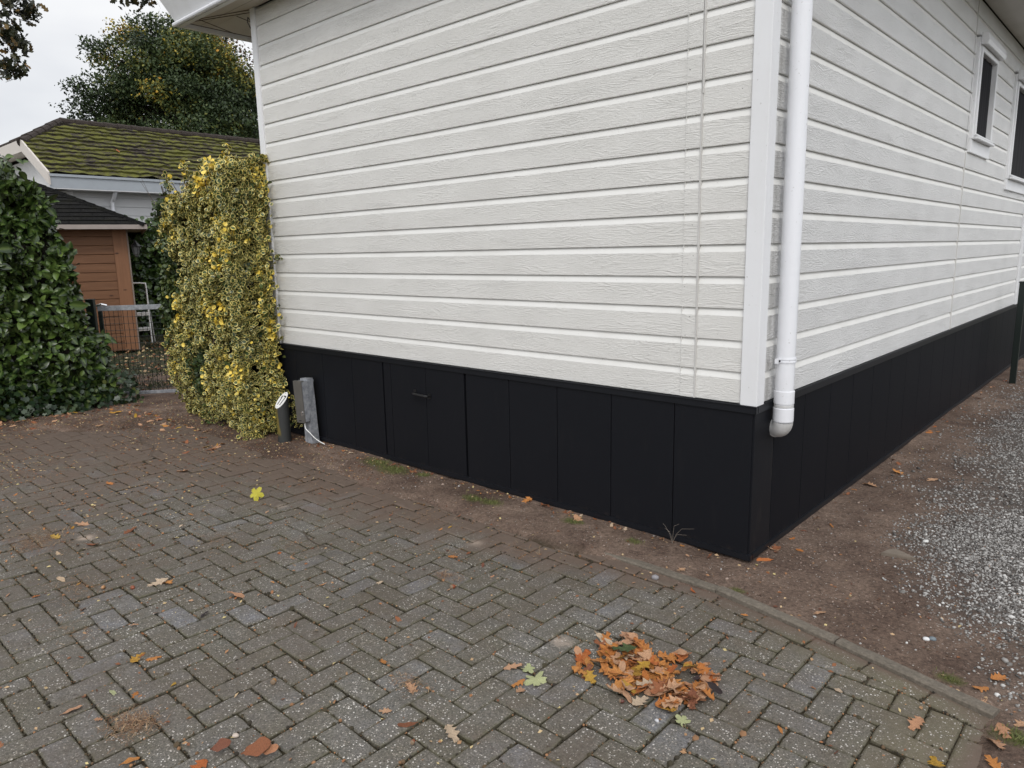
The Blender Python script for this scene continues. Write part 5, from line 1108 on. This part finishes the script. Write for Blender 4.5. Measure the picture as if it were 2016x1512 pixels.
PLM = Matrix.Translation((0, 0, .3575)) @ Matrix.Rotation(ang, 4, 'X')
vs = [PLM @ Vector((r * .99 * math.cos(2 * math.pi * k / n), r * .99 * sl * math.sin(2 * math.pi * k / n), zz)) for zz in (0, .003) for k in range(n)]
mb = MB(); mb.add(vs, [tuple(range(n))[::-1], tuple(range(n, 2 * n))] + [(i, (i + 1) % n, n + (i + 1) % n, n + i) for i in range(n)]); pl = mb.build('number_plate', WHITEPL, bo)
mb = MB()      # the digits 1 and 7, thin raised strokes
def stroke(pts, wdt=.0115):
    for a, b in zip(pts[:-1], pts[1:]):
        a = Vector(a); b = Vector(b); d = (b - a).normalized(); nn = Vector((-d.y, d.x)) * wdt / 2; a = a - d * wdt * .3; b = b + d * wdt * .3
        q = [a - nn, b - nn, b + nn, a + nn]; vv = [PLM @ Vector((p.x, p.y, zz)) for zz in (.0031, .0042) for p in q]; mb.add(vv, [(3, 2, 1, 0), (4, 5, 6, 7)] + [(i, (i + 1) % 4, 4 + (i + 1) % 4, 4 + i) for i in range(4)])
stroke([(-.018, -.044), (-.018, .040)], .010); stroke([(-.018, .040), (-.030, .026)], .008); stroke([(.002, .041), (.033, .041)], .010); stroke([(.032, .040), (.016, -.044)], .010)
mb.build('number', BLACKPL, pl)
for yy in (-.068, .068):
    mb = MB(); mb.tube([PLM @ Vector((0, yy, .003)), PLM @ Vector((0, yy, .0055))], .004, 10); mb.build('screw', CHROME, pl)

MP = (-3.865, -0.075, 0); mt = thing('meter_post', 'leaning galvanised post carrying a small steel box with a white cable, beside the number bollard', 'utility post', MP)
mt.rotation_euler = (0, R(-3.5), R(2))
mb = MB(); mb.add([(-.045, -.045, -.12), (.055, -.045, -.12), (.055, .035, -.12), (-.045, .035, -.12), (-.058, -.020, .55), (.050, -.020, .55), (.050, .035, .55), (-.058, .035, .55)], [(0, 3, 2, 1), (4, 5, 6, 7), (0, 1, 5, 4), (1, 2, 6, 5), (2, 3, 7, 6), (3, 0, 4, 7)]); mb.build('post', GALV, mt, bevel=.002)
mb = MB(); mb.add([(-.063, -.083, .19), (.057, -.083, .19), (.057, -.045, .19), (-.063, -.045, .19), (-.063, -.083, .535), (.057, -.083, .535), (.057, .037, .535), (-.063, .037, .535)], [(0, 3, 2, 1), (4, 5, 6, 7), (0, 1, 5, 4), (1, 2, 6, 5), (2, 3, 7, 6), (3, 0, 4, 7)]); bx = mb.build('steel_box', GALV, mt, bevel=.002)
mb = MB(); mb.box((-.060, -.092, .180), (.060, -.084, .538)); mb.box((-.060, -.084, .528), (.060, -.06, .5385)); dr_ = mb.build('box_door', STEEL, mt, bevel=.0025)
mb = MB(); mb.tube([(.034, -.092, .272), (.034, -.099, .272)], .010, 12); mb.box((.024, -.098, .245), (.038, -.0925, .262)); mb.build('lock', CHROME, dr_)
mb = MB(); mb.box((-.02, -.0945, .197), (.012, -.0925, .202)); mb.build('vent_slot', BLACK, dr_)
mb = MB(); pts = [(.030, -.070, .20), (.030, -.076, .16), (.045, -.080, .13), (.085, -.070, .095), (.110, -.055, .06), (.135, -.035, .03), (.170, -.025, .012), (.215, -.03, .006)]
import mathutils
def smooth_pts(p, n=6):
    o = []
    for i in range(len(p) - 1):
        p0 = Vector(p[max(i - 1, 0)]); p1 = Vector(p[i]); p2 = Vector(p[i + 1]); p3 = Vector(p[min(i + 2, len(p) - 1)])
        for k in range(n):
            t = k / n; o.append(tuple(.5 * ((2 * p1) + (p2 - p0) * t + (2 * p0 - 5 * p1 + 4 * p2 - p3) * t * t + (3 * p1 - p0 - 3 * p2 + p3) * t ** 3)))
    o.append(tuple(p[-1])); return o
mb.tube(smooth_pts(pts), .0042, 8); mb.build('cable', WHITEPL, mt, smooth=True)

# ------------------------------------------------------------------ gate between the hedges
GA = Vector((-7.46, -0.47, 0)); GB = Vector((-6.93, 0.26, 0)); gd = (GB - GA).normalized(); gl_ = (GB - GA).length
gt = thing('garden_gate', 'low wire mesh gate with galvanised top rail between the laurel and the variegated hedge', 'gate', GA); gt.rotation_euler = (0, 0, math.atan2(gd.y, gd.x))
mb = MB(); mb.box((0, -.02, 1.00), (gl_, .02, 1.055)); mb.build('top_rail', GALV, gt, bevel=.004)
mb = MB(); mb.box((.045, -.018, .03), (gl_, .018, .065)); mb.build('bottom_rail', GALV, gt, bevel=.004)
mb = MB(); mb.box((.0, -.019, .03), (.04, .019, .999)); mb.build('stile', GREENMET, gt, bevel=.004)
mb = MB(); mb.box((gl_ - .04, -.0195, .066), (gl_, .0195, .999)); mb.build('stile', GREENMET, gt, bevel=.004)
mb = MB(); x = .06
while x < gl_ - .04: mb.tube([(x, 0, .06), (x, 0, 1.0)], .0027, 5); x += .048
z = .10
while z < 1.0: mb.tube([(.04, .004, z), (gl_ - .04, .004, z)], .0027, 5); z += .075
mb.build('wire_mesh', GREENMET, gt)
mb = MB(); mb.tube([(-.01, -.01, 1.06), (.05, -.02, 1.075), (.10, -.01, 1.06)], .012, 8); mb.build('latch', CHROME, gt)
mb = MB(); mb.box((-.04, -.04, -.1), (.04, .04, 1.12)); mb.box((-.045, -.045, 1.12), (.045, .045, 1.135)); o = mb.build('gate_post', GREENMET, None, bevel=.004); o.location = GA - gd * .07; o.rotation_euler = gt.rotation_euler; tag(o, 'dark green square gate post half hidden in the laurel hedge', 'post')
mb = MB(); mb.box((-.03, -.03, -.1), (.03, .03, 1.12)); mb.box((-.036, -.036, 1.12), (.036, .036, 1.137)); o = mb.build('fence_post', GREENMET, None, bevel=.004); o.location = (.215, 6.36, 0); tag(o, 'black fence post beside the chalet at the right edge', 'post')

# ------------------------------------------------------------------ timber shed
tn = Vector((.943, -.334, 0)); tt_ = Vector((.334, .943, 0)); SP = Vector((-11.84, 1.52, 0))
sh = thing('timber_shed', 'red-brown timber shed with dark shingled roof behind the laurel hedge', 'shed', SP); sh.rotation_euler = (0, 0, math.atan2(tt_.y, tt_.x))
# local axes: x to the right along the front (away to the left is negative), y towards the back
def wood_mat(name, a, b, axis='x'):
    m = Mat(name); v = m.map((1.5, 1.5, 22) if axis == 'x' else (22, 22, 1.5)); n = m.noise(1.0, v, 5, .6, 1.2); c = m.mix(n, a, b)
    kn = m.n('ShaderNodeTexVoronoi', {'Vector': m.map((3.0, 3.0, 7.0)), 'Scale': 1.0}); kd = m.ramp(kn.outputs['Distance'], [(0.04, 0.0), (.13, 1.0)]); c = m.mix(kd, (.05, .015, .006), c)
    m.P(Base_Color=c, Roughness=.6, Normal=m.bump(n, .003)); return m.m
WOODA = wood_mat('stained_board', (0.105, 0.042, 0.018), (0.27, 0.13, 0.062)); WOODB = wood_mat('stained_post', (0.17, 0.073, 0.033), (0.32, 0.155, 0.078), 'z')
mb = MB(); z = .0; Ws = 4.0; Ds = 3.4
while z < 2.1:
    mb.box((-Ws, 0.02, z + .004), (-.213, .06, min(z + .146, 2.12))); mb.box((-.03, .02, z + .004), (-.0, Ds, min(z + .146, 2.12))); z += .150
mb.box((-Ws, .045, 0), (-.02, .055, 2.1)); mb.box((-Ws, Ds - .05, 0), (0, Ds, 2.1)); mb.box((-Ws, .06, 0), (-Ws + .04, Ds, 2.1))
mb.build('wall', WOODA, sh, bevel=.010, seg=1)
mb = MB(); mb.box((-.215, 0, 0), (-.005, .0195, 2.12)); mb.build('corner_post', WOODB, sh, bevel=.004)
mb = MB(); mb.box((-.004, -.004, 0), (.02, .10, 2.12)); mb.build('corner_strip', plain('weathered_strip', (.24, .19, .16), .7, var=.2), sh, bevel=.003)
SHING = Mat('asphalt_shingle'); n_ = SHING.noise(40, detail=4); 
def shm():
    m = SHING; vb = m.n('ShaderNodeTexBrick', {'Vector': m.map((1, 1, 1), rot=(0, 0, 0)), 'Scale': 1.0, 'Mortar Size': .012, 'Brick Width': .333, 'Row Height': .145}); vb.inputs['Color1'].default_value = (.009, .009, .009, 1); vb.inputs['Color2'].default_value = (.013, .0125, .012, 1); vb.inputs['Mortar'].default_value = (.005, .005, .005, 1)
    uv = m.attr('u', 'Fac'); vv = m.attr('v', 'Fac'); m.set(vb.inputs['Vector'], m.n('ShaderNodeCombineXYZ', {0: uv, 1: vv, 2: 0.0}).outputs[0])
    c = m.mix(m.ramp(m.noise(90, detail=2), [(.66, 0), (.74, .7)]), vb.outputs['Color'], (.16, .16, .14)); c = m.mix(m.ramp(m.noise(6, detail=5), [(.5, 0), (.8, .5)]), c, (.018, .018, .010)); m.P(Base_Color=c, Roughness=.95, Normal=m.bump(m.math('ADD', vb.outputs['Fac'], m.noise(200, detail=2)), -.006)); m.b.inputs['Specular IOR Level'].default_value = .1; return m.m
shm()
ov = .30; ze = 2.13; apx = (-Ws / 2, Ds / 2, 3.22); E_ = [(-Ws - ov, -ov, ze), (ov, -ov, ze), (ov, Ds + ov, ze), (-Ws - ov, Ds + ov, ze)]
V_, F_, u_, v_ = [], [], [], []
for i in range(4):
    A, B, C_ = Vector(E_[i]), Vector(E_[(i + 1) % 4]), Vector(apx); ax = (B - A).normalized(); nrm = ax.cross(C_ - A).normalized(); up2 = nrm.cross(ax); b0 = len(V_)
    H = (C_ - A).dot(up2); rows = int(H / .145); cxm = (C_ - A).dot(ax) / (B - A).length; Lb = (B - A).length; prev = None
    for r_ in range(rows + 1):
        h0 = r_ * .145; h1 = min(h0 + .15, H); 
        def pt_(s, h, off): 
            p = A + ax * (Lb * ((1 - h / H) * s + (h / H) * cxm)) + up2 * h + nrm * off; return p
        k0 = len(V_)
        for (s, h, off) in ((0, h0, .014), (1, h0, .014), (1, h1, .004), (0, h1, .004), (0, h0, -.004), (1, h0, -.004)):
            p = pt_(s, h, off); V_.append(tuple(p)); u_.append((p - A).dot(ax)); v_.append(h + .0)
        F_ += [(k0, k0 + 1, k0 + 2, k0 + 3), (k0 + 4, k0 + 5, k0 + 1, k0)]
rf = mesh_np('roof', np.array(V_), np.array(F_), SHING.m, sh, attrs={'u': u_, 'v': v_})
mb = MB()
for i in range(4):
    A, C_ = Vector(E_[i]), Vector(apx); L = (C_ - A).length; N = int(L / .2)
    for k in range(N):
        a = A.lerp(C_, k / N) + Vector((0, 0, .012)); b = A.lerp(C_, min(1, (k + 1.25) / N)) + Vector((0, 0, .006)); d = (b - a).normalized(); s = d.cross(Vector((0, 0, 1))).normalized() * .085
        mb.add([a + s - Vector((0, 0, .03)), a + Vector((0, 0, .02)), a - s - Vector((0, 0, .03)), b - s - Vector((0, 0, .03)), b + Vector((0, 0, .012)), b + s - Vector((0, 0, .03))], [(0, 1, 4, 5), (1, 2, 3, 4), (0, 2, 1)])
mb.build('ridge_cap', SHING.m, rf)
mb = MB(); mb.box((-Ws - ov, -ov - .02, ze - .07), (ov, -ov, ze + .003)); mb.box((ov - .001, -ov - .02, ze - .07), (ov + .02, Ds + ov, ze + .003)); mb.box((-Ws - ov, -ov, ze - .03), (ov, Ds + ov, ze - .012)); mb.build('eave_board', plain('weathered_white_board', (.36, .31, .28), .7, var=.15), sh)
ln = thing('wall_lantern', 'small black wall lantern on the right corner of the timber shed', 'lantern', SP + tt_ * .12 + Vector((0, 0, 1.72)))
mb = MB(); mb.tube([(0, 0, -.11), (0, 0, -.08), (0, 0, -.075), (0, 0, .06)], [.02, .035, .045, .062], 6); mb.build('glass', plain('lantern_glass', (.10, .10, .10), .1), ln)
mb = MB(); mb.tube([(0, 0, .06), (0, 0, .065), (0, 0, .13), (0, 0, .16)], [.085, .085, .025, .01], 6); mb.tube([(0, 0, -.13), (0, 0, -.11)], [.012, .04], 6)
for k in range(6): t = 2 * math.pi * k / 6; mb.tube([(.046 * math.cos(t), .046 * math.sin(t), -.078), (.066 * math.cos(t), .066 * math.sin(t), .06)], .005, 4)
mb.tube([(0, 0, .16), (-.04, -.05, .19), (-.06, -.09, .12)], .008, 6); mb.build('lantern_frame', BLACKPL, ln)

# white step ladder
LP = Vector((-12.66, 1.84, 0)); lt = thing('step_ladder', 'white tubular step ladder standing on the lawn beside the timber shed', 'step ladder', LP); lt.rotation_euler = (0, 0, math.atan2(tt_.y, tt_.x))
mb = MB(); hw = .205
mb.tube(smooth_pts([(-hw, .0, 0.02), (-hw, .10, .60), (-hw, .16, 1.06), (-hw + .05, .17, 1.12), (hw - .05, .17, 1.12), (hw, .16, 1.06), (hw, .10, .60), (hw, .0, .02)], 8), .014, 10); mb.build('front_frame', WHITEPL, lt, smooth=True)
for s in (-1, 1):
    mb = MB(); mb.tube([(s * (hw + .01), .11, .75), (s * (hw + .035), .30, .40), (s * (hw + .06), .46, 0.0)], .012, 8); mb.build('leg', WHITEPL, lt, smooth=True)
for zz, yy in ((.28, .02), (.56, .06)):
    mb = MB(); mb.box((-hw, yy - .05, zz), (hw, yy + .18, zz + .025)); mb.box((-hw, yy - .05, zz - .03), (hw, yy - .04, zz)); mb.build('step', WHITEPL, lt, bevel=.004)
# dark slatted bench and terracotta planter half hidden behind the variegated hedge
bp = Vector((-12.4, 3.0, 0)); be = thing('garden_bench', 'dark slatted bench half hidden behind the variegated hedge', 'bench', bp); be.rotation_euler = (0, 0, math.atan2(tt_.y, tt_.x))
DW = plain('dark_weathered_wood', (.045, .032, .024), .8, var=.3, scale=20)
mb = MB()
for i in range(7): mb.box((-.42 + i * .13, .30, .42), (-.36 + i * .13, .325, 1.05), mat=Matrix.Translation((0, .1, 0)) @ Matrix.Rotation(R(-10), 4, 'X'))
mb.build('backrest', DW, be); mb = MB(); mb.box((-.45, -.1, .42), (.50, .34, .46)); mb.build('seat', DW, be, bevel=.004)
for sx in (-.42, .44):
    for sy in (-.07, .30): mb = MB(); mb.box((sx - .03, sy - .03, 0), (sx + .03, sy + .03, .42)); mb.build('leg', DW, be)
pp_ = MB(); pp_.tube([(0, 0, 0), (0, 0, .02), (0, 0, .30), (0, 0, .33), (0, 0, .35)], [.13, .135, .17, .185, .185], 20); o = pp_.build('planter', plain('terracotta', (.22, .085, .045), .8, var=.2), smooth=True); o.location = (-11.4, 2.05, -.04); tag(o, 'brown planter half hidden behind the variegated hedge', 'planter')

# ------------------------------------------------------------------ neighbouring bungalow with the mossy roof
NX, NY = -17.0, 1.94
nb = thing('bungalow', 'neighbouring white clad bungalow with moss-grown tiled roof behind the shed', 'bungalow', (NX, NY, 0)); NL = Vector((NX, NY, 0))
WHS = plain('white_boards', (.60, .605, .61), .55, var=.06, scale=3); GREYF = plain('pale_grey_fascia', (.36, .39, .42), .5, var=.08); CREAM = plain('cream_bargeboard', (.60, .55, .50), .5, var=.06)
mb = MB(); z = 0
while z < 3.1:       # side wall, wide smooth boards
    for (a, b) in ((( -.42, .35, z), (-.385, 11, min(z + .185, 3.2))), ((-.46, .35, min(z + .185, 3.2)), (-.43, 11, min(z + .2, 3.2)))): mb.box(a, b)
    mb.box((-6.0, .35, z), (-.41, .37, min(z + .19, 3.2))); z += .20
mb.box((-6.0, .38, 0), (-.412, 11, 3.2)); mb.add([(-6.0, .36, 3.2), (-.4, .36, 3.2), (-2.0, .36, 4.0), (-4.4, .36, 4.0)], [(0, 1, 2, 3)])
mb.build('wall', WHS, nb)
mb = MB(); mb.box((-.43, .32, 0), (-.375, .55, 3.2)); mb.build('corner_trim', TRIM, nb)
def tile_plane(name, O, U, Vv, Lu, Lv, parent, mat, clipf=None, du=.08, rows_=.27, wave=.3):
    """tiled plane: O eave corner, U along the eave, V up the slope, real height steps per course"""
    U = Vector(U).normalized(); Vv = Vector(Vv).normalized(); Nm = U.cross(Vv)
    us = np.arange(0, Lu + 1e-6, .05); vs_ = []
    k = 0
    while k * rows_ < Lv: vs_ += [k * rows_ + .001, k * rows_ + rows_ * .33, k * rows_ + rows_ * .66, min((k + 1) * rows_ - .001, Lv)]; k += 1
    vs_ = np.array(vs_); UU, VV = np.meshgrid(us, vs_, indexing='ij'); fr_ = (VV / rows_) % 1.0
    hh = .045 * (1 - fr_) + .004 * np.sin(2 * np.pi * UU / wave) + (fbm(UU, VV, 5, 4, 4) - .5) * .085 + (vnoise(UU, np.floor(VV / rows_), 3.3, 5) - .5) * .02
    P = np.array(O)[None, None] + UU[..., None] * np.array(U) + VV[..., None] * np.array(Vv) + hh[..., None] * np.array(Nm)
    i = np.arange(UU.size).reshape(UU.shape); F_ = np.stack([i[:-1, :-1], i[1:, :-1], i[1:, 1:], i[:-1, 1:]], -1).reshape(-1, 4)
    if clipf is not None: F_ = F_[clipf(UU.ravel()[F_].mean(1), VV.ravel()[F_].mean(1))]
    return mesh_np(name, P.reshape(-1, 3), F_, mat, parent, attrs={'moss': (np.sin(2 * np.pi * UU / wave) * .10 + (1 - fr_) * .35 - .2).ravel(), 'lip': ((fr_ < .05) | (fr_ > .98)).astype(float).ravel()})
def moss_mat(name, amt):
    m = Mat(name); n1 = m.noise(2.2, m.map((1, .6, 1.5)), 6, .75); n2 = m.noise(16, m.map((1, .35, 1.4)), 6, .8); tile = m.mix(m.noise(14, detail=5), (.020, .015, .012), (.060, .044, .036)); mc = m.mix(n2, (.028, .033, .006), (.22, .22, .02))
    k = m.math('ADD', m.math('ADD', m.math('MULTIPLY', n1, .9), m.math('MULTIPLY', n2, 1.1)), m.math('MULTIPLY', m.attr('moss'), .22)); f_ = m.ramp(k, [(amt, 0), (amt + .13, 1)])
    c = m.mix(f_, tile, mc); c = m.mix(m.math('MULTIPLY', m.attr('lip'), .35), c, (.012, .010, .006)); m.P(Base_Color=c, Roughness=.95, Normal=m.bump(n2, .05)); return m.m
MOSS = moss_mat('mossy_tiles', .955); MOSSLESS = moss_mat('brown_tiles', 1.32)
sl = math.tan(R(27.5)); ex, ez = 0.0, 3.44; rx, rz = -3.1, 3.44 + 3.1 * sl
Vd = Vector((-1, 0, sl)).normalized(); Lv = 3.1 / math.cos(math.atan(sl))
hy = 1.30      # the half hip starts on the gable at ex+..., ridge begins hy behind the gable
gx_h = -1.62; gz_h = ez + 1.62 * sl       # bargeboard rises to here, then the half hip eave runs level
def cl(u, v):
    x = -v * math.cos(math.atan(sl)); t = np.clip((gx_h - x) / (gx_h - rx), 0, 1); return u > t * hy
tile_plane('roof', (ex, 0, ez), (0, 1, 0), Vd, 11.5, Lv, nb, MOSS, cl)
mb = MB(); mb.add([(rx, hy, rz - .02), (2 * rx - ex, 0, ez), (2 * rx - ex, 11.5, ez), (rx, 11.5, rz - .02), (2 * rx - gx_h, 0, gz_h)], [(0, 3, 2, 1, 4)]); mb.build('roof', MOSSLESS, nb)
# half hip face
A = Vector((2 * rx - gx_h, 0.0, gz_h)); B = Vector((gx_h, 0.0, gz_h)); Cc = Vector((rx, hy, rz)); ax = (B - A).normalized(); nn = ax.cross(Cc - A).normalized(); u2 = nn.cross(ax); Lb = (B - A).length; H = (Cc - A).dot(u2)
tile_plane('roof', tuple(A), ax, u2, Lb, H, nb, MOSSLESS, lambda u, v: (np.abs(u - Lb / 2) < (Lb / 2) * (1 - v / H) + .02))
def ridge(p, q, name):
    m_ = MB(); p = Vector(p); q = Vector(q); L = (q - p).length; N = max(1, int(L / .33))
    for k in range(N):
        a = p.lerp(q, k / N); b = p.lerp(q, (k + 1.12) / N); m_.tube([a, b], [.115, .095], 10)
    return m_.build(name, MOSSLESS, nb, smooth=True)
ridge((gx_h, 0.0, gz_h - .02), (rx, hy, rz), 'hip_ridge'); ridge((2 * rx - gx_h, 0, gz_h - .02), (rx, hy, rz), 'hip_ridge'); ridge((rx, hy, rz), (rx, 11.5, rz), 'roof_ridge')
mb = MB(); mb.box((-.02, 0, 3.14), (.03, 11.5, 3.43)); mb.box((.031, 0, 3.385), (.06, 11.5, 3.44)); mb.build('fascia', GREYF, nb)
mb = MB(); mb.box((-.4, 0, 3.12), (.03, 11.5, 3.139)); mb.build('soffit', WHS, nb)
mb = MB()
def board(p, q, h=.27, t=.04):
    p = Vector(p); q = Vector(q); v = [p, q, q - Vector((0, 0, h)), p - Vector((0, 0, h))]; vb = [a + Vector((0, t, 0)) for a in v]; mb.add(v + vb, [(3, 2, 1, 0), (4, 5, 6, 7)] + [(i, (i + 1) % 4, 4 + (i + 1) % 4, 4 + i) for i in range(4)])
g0 = (ex + .05, -.03, ez + .03); g1 = (gx_h, -.03, gz_h + .05); g2 = (2 * rx - gx_h, -.03, gz_h + .05); g3 = (2 * rx - ex, -.03, ez + .03); board(g0, g1); board(g1, g2); board(g2, g3); mb.build('bargeboard', CREAM, nb)
mb = MB(); mb.box((-6.1, 0.0, 3.12), (0, .36, 3.139)); mb.add([(ex, .01, 3.2), (gx_h, .01, gz_h - .2), (gx_h, .36, gz_h - .2), (ex, .36, 3.2)], [(0, 1, 2, 3)]); mb.add([(gx_h, .01, gz_h - .2), (2 * rx - gx_h, .01, gz_h - .2), (2 * rx - gx_h, .36, gz_h - .2), (gx_h, .36, gz_h - .2)], [(0, 1, 2, 3)]); mb.build('soffit', CREAM, nb)
mb = MB(); mb.tube([(-.06, 1.35, 3.12), (-.20, 1.35, 2.98), (-.33, 1.35, 2.90), (-.33, 1.35, 0)], .045, 12); mb.build('downpipe', PVC, nb, smooth=True)
for (yy, v_, lb) in ((1.9, .9, 'orange leaf lying on the mossy roof near its left end'), (6.2, .8, 'orange-tan leaf lying on the mossy roof above the grey fascia')):
    p = NL + Vector((ex, yy, ez)) + Vd * v_ * 1.6 + Vector((.04, 0, .07)); o = fallen(p.x, p.y, .17, 'oak', 'orange', lb, z=p.z + .03); o.rotation_euler = (0, R(-25) * -1, .6)

for o_ in bpy.data.objects:
    if o_.get('label') and not 4 <= len(o_['label'].replace('-', ' ').split()) <= 16: print('LABEL LENGTH', o_.name, o_['label'])
